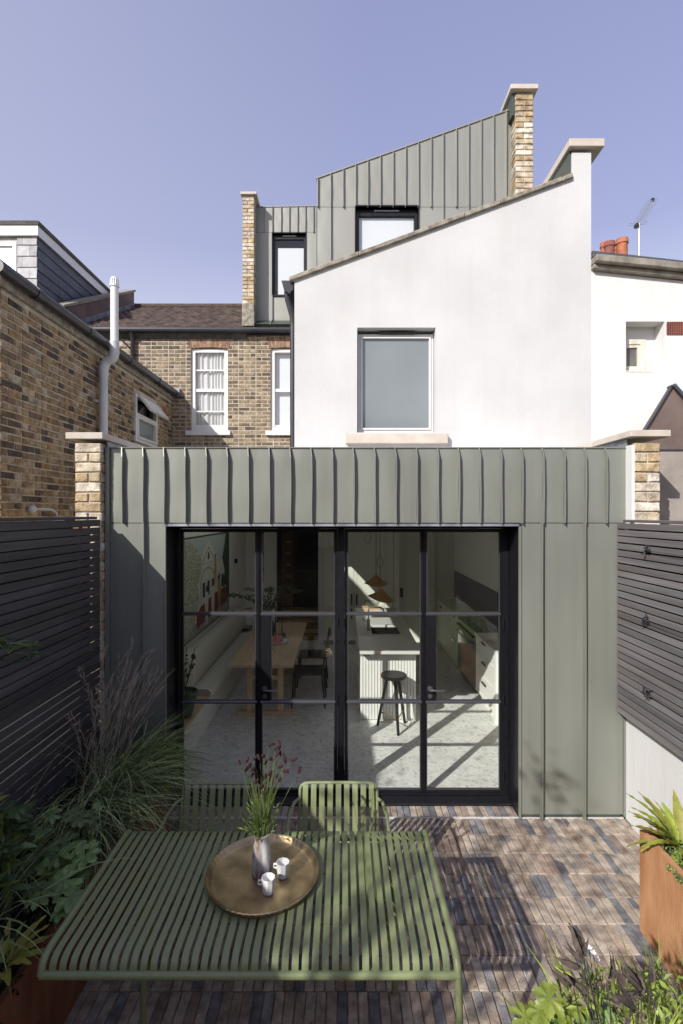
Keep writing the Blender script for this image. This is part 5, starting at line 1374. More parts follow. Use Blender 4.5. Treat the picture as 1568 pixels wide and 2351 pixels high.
# hanging cloth
cl = thing('hanging_bag', 'pale crumpled fabric bag hanging near the hallway opening', 'bag', (-.33, 9.7, 2.1))
vs = []; random.seed(3)
for j in range(12):
    for i in range(14):
        u, v = i / 13, j / 11; w = .10 + .05 * v
        vs.append((-.33 + (u - .5) * 2 * w, 9.7 + .02 * math.sin(u * 14 + v * 3) + .012 * math.sin(v * 9 + u * 5), 2.62 - .60 * v - .05 * math.sin(PI * u) * (j == 11)))
P(MB().add(vs, [(j * 14 + i, j * 14 + i + 1, (j + 1) * 14 + i + 1, (j + 1) * 14 + i) for j in range(11) for i in range(13)]), 'cloth', 'curtain', cl, smooth=True)

# ------------------------------------------------------------ base units and cooker
bu = thing('kitchen_units', 'row of pale kitchen base units along the right wall', 'kitchen units', (2.05, 8.2, FL))
KX = 1.86
def unit(y0, y1, drawers, nm='door'):
    P(MB().box(KX + .022, IX1 - .002, y0, y1, FL + .10, .91), 'carcass', 'cabinet_white', bu)
    zs = [FL + .11, .90] if not drawers else [FL + .11 + (.79 + .0) * i / drawers for i in range(drawers + 1)]
    for a, b in zip(zs[:-1], zs[1:]):
        w = .035
        d = P(MB().box(KX, KX + .019, y0 + .003, y1 - .003, a + .003, b - .003), 'drawer' if drawers else 'door', 'cabinet_white', bu)
        m_ = MB(); Xa, Xb = KX - .007, KX - .0005
        m_.box(Xa, Xb, y0 + .003, y0 + w, a + .003, b - .003).box(Xa, Xb, y1 - w, y1 - .003, a + .003, b - .003).box(Xa, Xb, y0 + w, y1 - w, b - w, b - .003).box(Xa, Xb, y0 + w, y1 - w, a + .003, a + w)
        under(P(m_, 'panel_frame', 'cabinet_white', bu), d)
        yc = (y0 + y1) / 2
        under(P(MB().box(KX - .03, KX - .008, yc - .08, yc + .08, b - .055, b - .035), 'handle', 'black_gloss', bu), d)
P(MB().box(KX - .01, IX1 - .002, 5.1, 6.30, FL, .93), 'end_panel', 'cabinet_white', bu) if False else None
unit(6.30, 7.16, 3); unit(8.32, 8.80, 2); unit(8.805, 9.4, 0); unit(9.405, 10.0, 0)
P(MB().box(KX + .05, IX1 - .002, 6.30, 7.16, FL, FL + .099).box(KX + .05, IX1 - .002, 8.32, 10.0, FL, FL + .099), 'plinth', 'cabinet_white', bu)
P(MB().box(KX - .02, IX1 - .002, 6.27, 7.165, .911, .95).box(KX - .02, IX1 - .002, 8.315, 10.02, .911, .95), 'worktop', 'worktop', bu)
P(MB().box(KX - .005, IX1 - .002, 6.24, 6.298, FL, .95), 'end_panel', 'cabinet_white', bu)
P(MB().box(IX1 - .02, IX1 - .001, 7.4, 10.3, .951, 1.47), 'splashback', 'black_wood', bu)
rc = thing('range_cooker', 'steel fronted range cooker with black hob between the base units', 'cooker', (2.05, 7.7, FL))
P(MB().box(KX + .02, IX1 - .03, 7.18, 8.30, FL + .08, .93), 'body', 'steel', rc); P(MB().box(KX + .0, IX1 - .03, 7.18, 8.30, .931, .955), 'hob', 'black_gloss', rc)
P(MB().box(KX - .01, KX + .019, 7.185, 8.295, .80, .925), 'control_panel', 'steel', rc)
for k in range(9):
    y = 7.28 + k * .115; P(MB().tube([(KX - .01, y, .862), (KX - .045, y, .862)], .021, 12), 'knob', 'black_gloss', rc, smooth=True)
for a, b in ((7.19, 7.73), (7.74, 8.29)):
    d = P(MB().box(KX - .004, KX + .019, a, b, .32, .79), 'oven_door', 'dark_glass', rc); under(P(MB().tube([(KX - .05, a + .04, .755), (KX - .05, b - .04, .755)], .011, 8).box(KX - .05, KX, a + .05, a + .07, .75, .76).box(KX - .05, KX, b - .07, b - .05, .75, .76), 'handle', 'steel', rc), d)
    P(MB().box(KX - .004, KX + .019, a, b, FL + .09, .31), 'drawer', 'steel', rc)
hobs = MB()
for y in (7.40, 7.74, 8.08):
    for x in (1.95, 2.12): hobs.tube([(x + .06 * math.cos(a * PI / 8), y + .06 * math.sin(a * PI / 8), .975) for a in range(16)], .006, 5, closed=True)
P(hobs, 'pan_support', 'black_wood', rc)
random.seed(31)

# ============================================================ corten planters
def planter(name, label, x0, x1, y0, y1, h, m='corten'):
    t = thing(name, label, 'planter', ((x0 + x1) / 2, (y0 + y1) / 2, 0))
    w = .006
    mb = MB(); mb.box(x0, x1, y0, y0 + w, -.011, h); mb.box(x0, x1, y1 - w, y1, -.011, h); mb.box(x0, x0 + w, y0 + w, y1 - w, -.011, h); mb.box(x1 - w, x1, y0 + w, y1 - w, -.011, h)
    mb.box(x0 + w, x1 - w, y0 + w, y0 + .03, h - w, h); mb.box(x0 + w, x1 - w, y1 - .03, y1 - w, h - w, h); mb.box(x0 + w, x0 + .03, y0 + .03, y1 - .03, h - w, h); mb.box(x1 - .03, x1 - w, y0 + .03, y1 - .03, h - w, h)
    P(mb, 'steel_sides', m, t)
    # soil surface
    nx, ny = 8, 26; vs = [(x0 + w + (x1 - x0 - 2 * w) * i / nx, y0 + w + (y1 - y0 - 2 * w) * j / ny, h - .06 + rnd(-.012, .012)) for j in range(ny + 1) for i in range(nx + 1)]
    P(MB().add(vs, [(j * (nx + 1) + i, j * (nx + 1) + i + 1, (j + 1) * (nx + 1) + i + 1, (j + 1) * (nx + 1) + i) for j in range(ny) for i in range(nx)]), 'soil', 'soil', t)
    return t
planter('corten_planter', 'long rusty steel planter under the left fence full of grasses', -2.03, -1.43, .6, 4.20, .56, 'corten_shaded')
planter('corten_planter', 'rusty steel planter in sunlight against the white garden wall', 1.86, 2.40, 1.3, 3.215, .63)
planter('corten_planter', 'low rusty steel planter below the camera at the lower right', .60, 1.60, .70, 1.79, .42)
# ============================================================ green outdoor table
tb = thing('slatted_table', 'olive green slatted metal outdoor table carrying the brass tray', 'table', (-.39, 2.6, 0))
tX0, tX1, tY0, tY1, tZ = -1.262, .478, 2.135, 3.045, .75
prof = [(tY0 + .006, tZ - .052), (tY0 + .010, tZ - .030), (tY0 + .026, tZ - .012), (tY0 + .050, tZ - .003), (tY0 + .08, tZ)] + \
       [(tY0 + .08 + (tY1 - tY0 - .16) * k / 6, tZ) for k in range(1, 6)] + \
       [(tY1 - .08, tZ), (tY1 - .050, tZ - .003), (tY1 - .026, tZ - .012), (tY1 - .010, tZ - .030), (tY1 - .006, tZ - .052)]
ns = 40; pit = (tX1 - tX0 - .05) / ns
me = MB().strip([(0, y, z) for y, z in prof], pit * .67, (1, 0, 0), .004).mesh('slat', 'olive', True, 50)
for k in range(ns):
    o = inst('slat', me, tb, (tX0 + .025 + pit * (k + .5) - tb.location.x, -tb.location.y, 0))
tube_prof = [(y, z - .004) for y, z in prof]
for X in (tX0 + .0, tX1 - .0):
    P(MB().tube([(X, y, z) for y, z in [(tY0 - .0, tZ - .066)] + tube_prof[0:] + [(tY1, tZ - .066)]], .0165, 12), 'side_rail', 'olive', tb, smooth=True)
for Y in (tY0 + .002, tY1 - .002): P(MB().tube([(tX0, Y, tZ - .064), (tX1, Y, tZ - .064)], .0165, 12), 'end_rail', 'olive', tb, smooth=True)
for x, y, dx_, dy_ in ((tX0 + .28, tY0 + .40, -.01, -.0), (tX1, tY0, .012, -.03), (tX0 + .16, tY1 - .1, -.0, -.02), (tX1 - .20, tY1 - .24, .0, -.02)):
    P(MB().tube([(x, y, tZ - .06), (x + dx_ * .2, y + dy_ * .2, tZ - .12), (x + dx_, y + dy_, -.008)], .0155, 12), 'leg', 'olive', tb, smooth=True)
for x in (tX0 + .35, (tX0 + tX1) / 2, tX1 - .35): P(MB().strip([(x, tY0 + .01, tZ - .055), (x, tY1 - .01, tZ - .055)], .03, (1, 0, 0), .006), 'under_brace', 'olive', tb)

# ============================================================ chairs
def mkchair(label):
    t = thing('slatted_armchair', label, 'chair', (0, 0, 0), 0, 'olive slatted chairs behind the table')
    pr = [(-.27, .405), (-.285, .425), (-.27, .445), (-.22, .452), (0, .440), (.14, .432), (.19, .445), (.215, .48), (.245, .60), (.27, .72), (.28, .765), (.29, .785), (.305, .79), (.318, .782), (.322, .765)]
    me = MB().strip([(0, y, z) for y, z in pr], .036, (1, 0, 0), .004).mesh('slat', 'olive', True, 60)
    for k in range(9): inst('slat', me, t, ((k - 4) * .0555, 0, 0))
    w = .258
    side = [(w - .07, .305, .792), (w - .03, .304, .789), (w - .008, .302, .775), (w, .298, .755), (w + .002, .275, .66), (w + .002, .235, .50), (w + .002, .20, .43), (w + .0, .25, .30), (w + .012, .31, 0)]
    MB().tube([(-x, y, z) for x, y, z in side[:4]][::-1] + [(0, .306, .793)] + side[:4], .011, 10).build('top_rail', 'olive', t, smooth=True)
    for s in (-1, 1):
        MB().tube([(s * x, y, z) for x, y, z in side[3:]], .011, 10).build('leg', 'olive', t, smooth=True)
        MB().tube([(s * w, .285, .70), (s * (w + .035), .24, .695), (s * (w + .055), .12, .675), (s * (w + .055), -.10, .655), (s * (w + .053), -.19, .645), (s * (w + .045), -.225, .61), (s * (w + .03), -.24, .45), (s * (w + .03), -.27, 0)], .011, 10).build('armrest', 'olive', t, smooth=True)
        MB().tube([(s * w, -.27, .425), (s * w, 0, .425), (s * w, .2, .43)], .010, 8).build('side_rail', 'olive', t, smooth=True)
    MB().tube([(-w - .03, -.265, .42), (w + .03, -.265, .42)], .011, 8).build('front_rail', 'olive', t, smooth=True)
    return t
c1 = mkchair('left olive green slatted armchair pushed to the table in shade'); c1.location = (-.818, 3.15, 0)
c2 = copy_tree(c1); c2['label'] = 'right olive green slatted armchair behind the table in sunlight'; c2.location = (-.032, 3.16, 0)

# ============================================================ tray, vase, cups
ty = thing('brass_tray', 'round aged brass tray with scalloped rim on the green table', 'tray', (-.412, 2.63, tZ + .004))
def trf(t, r, z):
    k = 1 + (.012 * abs(math.sin(30 * t)) if r > .27 else 0); return (r * k * math.cos(t) * .965, r * k * math.sin(t), z)
MB().lathe([(.001, .002), (.262, .002), (.272, .006), (.283, .028), (.291, .032), (.295, .028), (.288, .014), (.278, -.001), (.001, -.001)], 180, fn=trf).build('dish', 'brass_tray', ty, smooth=True, angle=60)
vz = thing('stoneware_vase', 'mottled brown and white bottle vase standing on the brass tray', 'vase', (-.42, 2.64, tZ + .0065))
vm = [(.001, 0), (.043, 0), (.049, .006), (.050, .03), (.047, .10), (.041, .150), (.036, .170), (.036, .182), (.039, .198), (.042, .205), (.042, .210), (.036, .210), (.031, .195), (.030, .12), (.001, .10)]
MB().lathe(vm, 28, fn=lambda t, r, z: (r * (1 + .02 * math.sin(3 * t + z * 30)) * math.cos(t), r * (1 + .02 * math.sin(2 * t + 1 + z * 25)) * math.sin(t), z)).build('vase', 'stoneware', vz, smooth=True)
fw = thing('burnet_flowers', 'bunch of wine red burnet flowers on thin green stems in the vase', 'flowers', (-.42, 2.64, .9))
random.seed(77)
tips = [at(x, y, 2.64 + rnd(-.06, .06)) for x, y in ((616, 1713), (643, 1718), (631, 1722), (655, 1752), (668, 1746), (685, 1776), (551, 1757), (565, 1752), (562, 1772), (577, 1770), (590, 1775), (597, 1745), (607, 1738), (606, 1757), (618, 1782), (628, 1790), (575, 1785), (600, 1790), (637, 1762), (645, 1735), (572, 1762), (612, 1800), (626, 1806), (640, 1795), (596, 1812), (585, 1800), (650, 1770), (582, 1745), (620, 1745), (604, 1822), (632, 1740), (590, 1830))]
for tp_v in tips:
    b = Vector((-.42 + rnd(-.02, .02), 2.64 + rnd(-.02, .02), .86)); m_ = b.lerp(tp_v, .5) + Vector(((tp_v.x - b.x) * -.12, 0, .01))
    P(MB().tube([b, b.lerp(m_, .6), m_, m_.lerp(tp_v, .6) + Vector((0, 0, .008)), tp_v], [.0022, .002, .0017, .0013, .001], 5), 'stem', 'stem_green', fw)
    d = Vector((rnd(-.3, .9), rnd(-.4, .4), rnd(.2, 1))).normalized(); L = rnd(.030, .052); r = rnd(.0065, .0098)
    pts = [tp_v + d * L * i / 5 + Vector((0, 0, -.006 * (i / 5) ** 2 * random.random() * 2)) for i in range(6)]
    P(MB().tube(pts, [r * .5, r * .95, r, r, r * .85, r * .35], 9), 'flower_head', 'burnet', fw, smooth=True)
fo = MB()
for k in range(46):
    a = rnd(0, 2 * PI); b = Vector((-.42 + .022 * math.cos(a), 2.64 + .022 * math.sin(a), .90)); h = rnd(.10, .26); sp_ = rnd(.02, .09)
    pts = [b, b + Vector((math.cos(a) * sp_ * .3, math.sin(a) * sp_ * .3, h * .55)), b + Vector((math.cos(a) * sp_, math.sin(a) * sp_, h))]
    fo.tube(pts, [.0018, .0015, .0008], 4)
    for j in range(2): leafquad(fo, pts[1].lerp(pts[2], random.random()), Vector((math.cos(a + rnd(-1, 1)), math.sin(a + rnd(-1, 1)), rnd(.3, 1.2))), rnd(.02, .045), .009)
P(fo, 'stems_and_leaves', 'stem_green', fw, kind='stuff')
def mkcup(label, loc, rz):
    t = thing('faceted_cup', label, 'cup', loc, rz, 'white faceted cups on the tray')
    MB().lathe([(.001, 0), (.022, 0), (.027, .006), (.033, .05), (.034, .078), (.0315, .078), (.0305, .05), (.024, .008), (.001, .006)], 9).build('cup', 'ceramic_white', t)
    MB().box(-.048, -.028, -.006, .006, .055, .060).box(-.048, -.028, -.006, .006, .036, .041).box(-.053, -.048, -.006, .006, .036, .060).build('handle', 'ceramic_white', t, bevel=.002)
    return t
mkcup('front white faceted cup nearest the edge of the brass tray', (-.366, 2.505, tZ + .007), R(-8)); mkcup('rear white faceted cup right of the vase on the brass tray', (-.308, 2.615, tZ + .007), R(-20))

# ============================================================ planting
def blade(mb, base, az, L, w, droop, segs=6, lean=.5, twist=0):
    d = Vector((math.cos(az), math.sin(az), 0)); s = Vector((-d.y, d.x, 0))
    vs = []
    for i in range(segs + 1):
        v = i / segs
        th = (PI / 2 - lean) - droop * v            # elevation
        if i == 0: p = Vector(base)
        else: p = p + (d * math.cos(th) + Vector((0, 0, 1)) * math.sin(th)) * L / segs
        ww = w * (1 - v ** 2) * .5 + .0004
        s2 = (s * math.cos(twist * v) + Vector((0, 0, 1)) * math.sin(twist * v))
        vs += [p - s2 * ww, p + s2 * ww]
    mb.add(vs, [(2 * i, 2 * i + 1, 2 * i + 3, 2 * i + 2) for i in range(segs)])
    return p
random.seed(101)
# fountain grass
g1 = thing('miscanthus_grass', 'large arching ornamental grass with feathery plumes in the left planter', 'grass plant', (-1.76, 3.72, .5))
fg = MB()
for k in range(1150):
    a = rnd(0, 2 * PI); L = rnd(.5, 1.35); c_ = random.choice((.3, .6, 1.3, 3.0)); fg.tone = (c_, c_ * rnd(.95, 1.05), c_ * rnd(.8, 1.2))
    b = (-1.72 + rnd(-.13, .15), 3.62 + rnd(-.45, .40), .50)
    if math.cos(a) < -.2 and random.random() < .8: a = PI - a
    if b[0] + math.cos(a) * L * .7 < -2.02: L *= .5
    if math.cos(a) > .2: L = min(L, .85 if b[1] > 3.3 else .7)
    blade(fg, b, a, L, rnd(.004, .0065), rnd(1.1, 2.0 if math.cos(a) > .3 else 2.6), 7, rnd(.1, .7), rnd(-.6, .6))
P(fg, 'blades', 'grass_mid', g1, kind='stuff')
pl = MB(); sl_ = MB()
for k in range(42):
    a = rnd(-1.9, 1.9); L = rnd(.75, 1.15); b = Vector((-1.76 + rnd(-.1, .1), 3.78 + rnd(-.3, .3), .52)); le = rnd(.05, .30); dr = rnd(.25, .7)
    pts = []; p = b.copy(); d = Vector((math.cos(a), math.sin(a), 0))
    for i in range(9):
        th = (PI / 2 - le) - dr * (i / 8) ** 1.5; pts.append(p.copy()); p = p + (d * math.cos(th) + Vector((0, 0, 1)) * math.sin(th)) * L / 8
    sl_.tube(pts, .0016, 4, cap=False)
    for i in range(5, 9):
        for j in range(9):
            q = pts[i - 1].lerp(pts[i], random.random()); dd = (pts[i] - pts[i - 1]).normalized(); v = rnd(.6, 1.5); pl.tone = (v, v * .95, v)
            blade_d = dd + Vector((rnd(-.35, .35), rnd(-.35, .35), rnd(-.25, .3))); leafquad(pl, q, blade_d, rnd(.04, .085), .0045)
P(sl_, 'flower_stalks', 'plume', g1, kind='stuff'); P(pl, 'plumes', 'plume', g1, kind='stuff')
# japanese forest grass
g2 = thing('forest_grass', 'fresh green tumbling forest grass at the house end of the left planter', 'grass plant', (-1.52, 3.98, .5))
fg = MB()
for k in range(760):
    a = rnd(-1.3, 1.2); L = rnd(.22, .48); c_ = rnd(.6, 2.2); fg.tone = (c_, c_, c_ * rnd(.7, 1.1))
    blade(fg, (-1.62 + rnd(-.12, .13), 3.96 + rnd(-.22, .2), .54 + rnd(0, .12)), a, L, rnd(.008, .013), rnd(1.4, 2.3), 6, rnd(.2, .8), rnd(-.5, .5))
P(fg, 'blades', 'grass_lime', g2, kind='stuff')
# long strap blades mid planter
g3 = thing('strap_grass', 'few tall pale strap leaves rising from the middle of the left planter', 'grass plant', (-1.75, 2.8, .5))
fg = MB()
for k in range(70):
    a = rnd(-2, 1.5); c_ = rnd(.7, 1.8); fg.tone = (c_, c_, c_)
    blade(fg, (-1.82 + rnd(-.15, .15), 2.75 + rnd(-.5, .4), .50), a, rnd(.45, .85), rnd(.007, .012), rnd(.6, 1.9), 7, rnd(.02, .4), rnd(-.5, .5))
P(fg, 'blades', 'grass_mid', g3, kind='stuff')

def palmate(name, m, seed, tone=1.0):
    random.seed(seed); mb = MB(); n = 60; rim = []; mid = []
    lobes = 7
    for i in range(n):
        t = -PI * .5 + .25 + (2 * PI - .5) * i / (n - 1)
        ph = (t + PI * .5) / (2 * PI) * lobes
        f = abs(math.sin(ph * PI)) ** .75
        ser = .07 * math.sin(i * 3.1) * f
        r = .60 + .37 * f * (1 - .15 * abs(math.cos((t - PI / 2) / 2))) + ser
        rim.append((r * math.cos(t), r * math.sin(t), -.16 * r * r + .05 * math.cos(ph * 2 * PI)))
        r2 = r * .5; mid.append((r2 * math.cos(t), r2 * math.sin(t), -.03 * r + .035 * math.cos(ph * 2 * PI)))
    vs = [(0, 0, .0)] + mid + rim; mb.tone = (tone, tone, tone)
    fs = [(0, 1 + i, 2 + i) for i in range(n - 1)] + [(1 + i, 1 + n + i, 2 + n + i, 2 + i) for i in range(n - 1)]
    mb.add(vs, fs)
    return mb.mesh(name, m, True, 180)
def pointed(name, m, tone=1.0, wr=.36, curl=.35, fold=.12, wav=0.0, n=9):
    mb = MB(); vs = []; mb.tone = (tone, tone, tone)
    for i in range(n + 1):
        v = i / n; w = wr * math.sin(PI * min(1, v * .97 + .03)) ** .8 * (1 - .25 * v) * .5; z = -curl * v * v
        wv = wav * math.sin(i * 2.4)
        vs += [(-w, v, z + fold * w * 2 + wv), (0, v, z), (w, v, z + fold * w * 2 - wv)]
    fs = []
    for i in range(n): k = i * 3; fs += [(k, k + 1, k + 4, k + 3), (k + 1, k + 2, k + 5, k + 4)]
    return mb.add(vs, fs).mesh(name, m, True, 180)
def orient(d, up=Vector((0, 0, 1))):
    y = Vector(d).normalized(); x = y.cross(up)
    if x.length < .01: x = Vector((1, 0, 0))
    x.normalize(); z = x.cross(y)
    return Matrix((x, y, z)).transposed().to_euler()
def put_leaf(par, me, p, d, size, up=Vector((0, 0, 1))):
    o = inst('leaf', me, par, Vector(p) - Vector(par.location), orient(d, up), (size, size, size)); return o
pal = [palmate('palmate_leaf', 'leaf_mid', 10 + k, t_) for k, t_ in enumerate((.8, 1.1, 1.45))]
palb = palmate('palmate_leaf_bright', 'leaf_fern', 33, .8)
lan = [pointed('laurel_leaf', 'leaf_dark', t_, .40, .25) for t_ in (.8, 1.1, 1.6)]
lanb = pointed('laurel_leaf_bright', 'leaf_fern', .75, .38, .25)
frn = [pointed('fern_frond', 'leaf_fern', t_, .19, .62, .3, .022, 16) for t_ in (.8, 1.0, 1.2)]
fry = pointed('fern_frond_yellow', 'leaf_yellow', 1.0, .24, .35, .2, .02, 12)
random.seed(202)
# geranium in left planter
def palplant(name, label, spots, meshes, soilz, group=None):
    t = thing(name, label, 'plant', (sum(s[0] for s in spots) / len(spots), sum(s[1] for s in spots) / len(spots), soilz))
    stm = MB(); base = Vector(t.location)
    for (x, y, z, s) in spots:
        p = Vector((x, y, z)); az = rnd(0, 2 * PI)
        up = Vector((rnd(-.3, .3), rnd(-.75, -.2), 1)).normalized()
        d = Vector((math.cos(az), math.sin(az) * .8 - .3, rnd(-.3, .1)))
        put_leaf(t, random.choice(meshes), p, d, s, up)
        b = base.lerp(p, .3); b.z = soilz
        stm.tube([b, b.lerp(p, .5) + Vector((0, 0, .02)), p], .0018, 4)
    P(stm, 'stems', 'stem_green', t, kind='stuff')
    return t
sp1 = []
for x, y, s in ((150, 1935, .075), (110, 1950, .07), (175, 1945, .075), (195, 1965, .085), (195, 1985, .08), (130, 1990, .085), (150, 2020, .09), (110, 2025, .085), (160, 2060, .08), (85, 1985, .07), (185, 1880, .06), (205, 1875, .055), (165, 1870, .05), (215, 1900, .04), (100, 1905, .06), (75, 2040, .06), (140, 2090, .06), (120, 1870, .055), (60, 1990, .07), (178, 2015, .06), (215, 1935, .035), (225, 1850, .035), (135, 1965, .075), (90, 2060, .07)):
    Y = 2.75 - (y - 1950) * .0022 + rnd(-.05, .05); p = at(x, y, Y); p.x = max(p.x, -2.0); sp1.append((p.x, p.y, max(p.z, .66), s * 1.0))
palplant('hardy_geranium', 'hardy geranium with broad palmate leaves in the left planter', sp1, pal, .5)
# extra dark understory filling the planter
us = thing('ground_ivy', 'dark low leaves covering the soil of the left planter', 'plant', (-1.75, 2.4, .5))
mb = MB()
for k in range(2600):
    p = Vector((rnd(-2.02, -1.42), rnd(1.3, 4.15), .50 + rnd(0, .22))); v = rnd(.35, 1.1); mb.tone = (v, v, v)
    leafquad(mb, p, Vector((rnd(-1, 1), rnd(-1, 1), rnd(-.4, .7))), rnd(.03, .06), rnd(.02, .035))
P(mb, 'foliage', 'ivy_dark', us, kind='stuff')
# laurel like shrub far left
def shrub(name, label, centre, rad, n, meshes, size, stems=8, cat='shrub', drop=.6):
    t = thing(name, label, cat, (centre[0], centre[1], .5)); cc = Vector(centre); stm = MB()
    tw = [cc + Vector((rnd(-1, 1) * rad[0], rnd(-1, 1) * rad[1], rnd(-1, 1) * rad[2])) for _ in range(stems)]
    for q in tw: stm.tube([(centre[0], centre[1], max(.48, centre[2] - drop)), cc.lerp(q, .3), q], [.006, .004, .002], 5)
    for k in range(n):
        q = random.choice(tw); f = random.random() ** .5; p = cc.lerp(q, f) if random.random() < .5 else q + Vector((0, 0, -rnd(0, .12)))
        a = k * 2.4 + rnd(-.3, .3); d = Vector((math.cos(a), math.sin(a), rnd(-.1, .7)))
        put_leaf(t, random.choice(meshes), p, d, size * rnd(.7, 1.15), Vector((0, -.3, 1)))
    P(stm, 'stems', 'stem_green', t, kind='stuff'); return t
shrub('laurel_shrub', 'glossy laurel shrub at the left edge of the picture', tuple(at(15, 1895, 2.55)), (.10, .15, .26), 120, lan + [lan[0], lan[1], lanb], .095, 14)
shrub('climbing_shrub', 'leafy climber sprig against the left fence high at the edge', tuple(at(20, 1478, 2.72)), (.09, .16, .05), 34, lan, .075, 7, 'climber', .05)
# hart's tongue ferns
def fern(name, label, c, n, L, meshes, leanr=(.2, .9), base_r=.03, azr=(0, 2 * PI)):
    t = thing(name, label, 'fern', c)
    for k in range(n):
        a = azr[0] + (azr[1] - azr[0]) * (k + rnd(-.3, .3)) / n; le = rnd(*leanr)
        d = Vector((math.cos(a) * math.sin(le), math.sin(a) * math.sin(le), math.cos(le)))
        p = Vector(c) + Vector((math.cos(a), math.sin(a), 0)) * base_r
        put_leaf(t, random.choice(meshes), p, d, L * rnd(.65, 1.15))
    return t
fern('hart_tongue_fern', 'yellowing hart tongue fern at the lower left beside the table', (-1.49, 2.22, .64), 16, .20, [fry, fry, frn[0]], (.5, 1.35))
fern('hart_tongue_fern', 'bright green hart tongue fern at the house end of the sunny planter', (2.05, 3.08, .60), 46, .27, frn + [fry], (.1, 1.25), .05)
fern('hart_tongue_fern', 'bright green hart tongue fern spilling at the right picture edge', (2.24, 2.86, .60), 34, .26, frn, (.1, 1.15), .05)
hb = thing('low_herb', 'small leaved grey green herb filling the sunny planter behind the fern', 'plant', (2.1, 2.6, .58))
mb = MB()
for k in range(2600):
    p = Vector((rnd(1.88, 2.38), rnd(1.9, 3.05), .575 + rnd(0, .10))); v = rnd(.5, 1.7); mb.tone = (v, v, v)
    leafquad(mb, p, Vector((rnd(-1, 1), rnd(-1, 1), rnd(-.2, 1))), rnd(.012, .03), rnd(.010, .018))
for k in range(260):
    y = rnd(2.3, 2.9); p = Vector((1.86 - rnd(0, .03), y, .63 - rnd(0, .13) * (1 if y < 2.65 else .2))); v = rnd(.5, 1.7); mb.tone = (v, v, v); leafquad(mb, p, Vector((rnd(-1, .2), rnd(-1, 1), rnd(-1, .3))), rnd(.012, .025), .012)
P(mb, 'foliage', 'leaf_mid', hb, kind='stuff')
# lower right planting
ir = thing('iris_clump', 'clump of bright sword shaped iris leaves at the lower right', 'plant', (1.1, 1.66, .42))
for (nn, cx0, cy0, zz, LL, nm, mt) in ((130, .98, 1.70, .42, .62, 'blades', 'leaf_fern'), (150, 1.20, 1.70, .42, .62, 'darker_blades', 'grass_lime')):
    mb = MB()
    for k in range(nn):
        a = rnd(0, 2 * PI); c_ = rnd(.6, 1.4); mb.tone = (c_, c_, c_ * .9)
        blade(mb, (cx0 + rnd(-.13, .13), cy0 + rnd(-.10, .06), zz), a, LL * rnd(.6, 1.1), rnd(.012, .020), rnd(.2, 1.1), 6, rnd(.05, .55), rnd(-.9, .9))
    P(mb, nm, mt, ir, kind='stuff')
sp2 = []
for x, y, s in ((1262, 2292, .062), (1205, 2335, .055), (1240, 2322, .055), (1290, 2325, .05), (1310, 2345, .055), (1215, 2352, .06), (1345, 2335, .045), (1370, 2350, .05), (1265, 2350, .05), (1400, 2345, .045), (1330, 2318, .035)):
    p = at(x, y, 1.78); sp2.append((p.x, p.y, p.z, s))
palplant('geranium_clump', 'single clump of light green lobed leaves at the bottom edge', sp2, [palb, pal[2]], .40)
sd2 = thing('dried_seed_pods', 'dark shrivelled seed pods and leaves above the iris clump', 'plant', (1.0, 1.66, .42))
dead = [pointed('withered_leaf', 'leaf_dead', t_, .30, .5, .9, .06, 10) for t_ in (.8, 1.3)]
stm = MB()
for x, y, L, dd in ((1325, 2150, .12, (-.15, .3, .9)), (1315, 2190, .10, (-.9, .2, .5)), (1345, 2175, .09, (.3, 0, .8)), (1400, 2215, .10, (.2, .1, 1)), (1300, 2205, .12, (-.9, .1, .3)), (1345, 2240, .07, (.2, .2, .2)), (1290, 2245, .10, (-.7, 0, .6)), (1330, 2262, .12, (-.6, 0, .8)), (1475, 2250, .12, (.35, .2, 1)), (1455, 2245, .11, (-.4, .1, 1)), (1480, 2280, .10, (.9, 0, .1)), (1440, 2290, .12, (-.5, 0, .9)), (1380, 2255, .08, (.8, 0, .2)), (1500, 2235, .08, (.2, 0, .7))):
    p = at(x, y, 1.66 + rnd(-.04, .05)); 
    for j in range(2): put_leaf(sd2, random.choice(dead), p - Vector(dd).normalized() * L * .4, Vector(dd) + Vector((rnd(-.3, .3), rnd(-.3, .3), 0)), L * .62, Vector((rnd(-1, 1), -1, rnd(0, 1))))
    b = Vector((.9 + rnd(-.08, .08), 1.55, .42)); stm.tube([b, b.lerp(p, .5) + Vector((0, 0, .03)), p - Vector(dd).normalized() * L * .5], .002, 4)
P(stm, 'stems', 'leaf_dead', sd2, kind='stuff')
lw = MB()
for k in range(1500):
    p = Vector((rnd(.64, 1.55), rnd(1.25, 1.78), .42 + rnd(0, .2))); v = rnd(.5, 1.4); lw.tone = (v, v, v); leafquad(lw, p, Vector((rnd(-1, 1), rnd(-1, 1), rnd(-.2, .9))), rnd(.02, .05), rnd(.015, .03))
for k in range(260):
    p = at(rnd(1290, 1560), rnd(2230, 2350), rnd(1.74, 1.86)); v = rnd(.7, 1.9); lw.tone = (v * 1.2, v, v * .6); leafquad(lw, p, Vector((rnd(-1, 1), rnd(-1, 1), rnd(-.2, .9))), rnd(.03, .06), rnd(.008, .018))
lt = thing('leafy_ground_cover', 'mixed low leaves covering the soil at the lower right', 'plant', (1.1, 1.5, .42)); P(lw, 'foliage', 'leaf_mid', lt, kind='stuff')

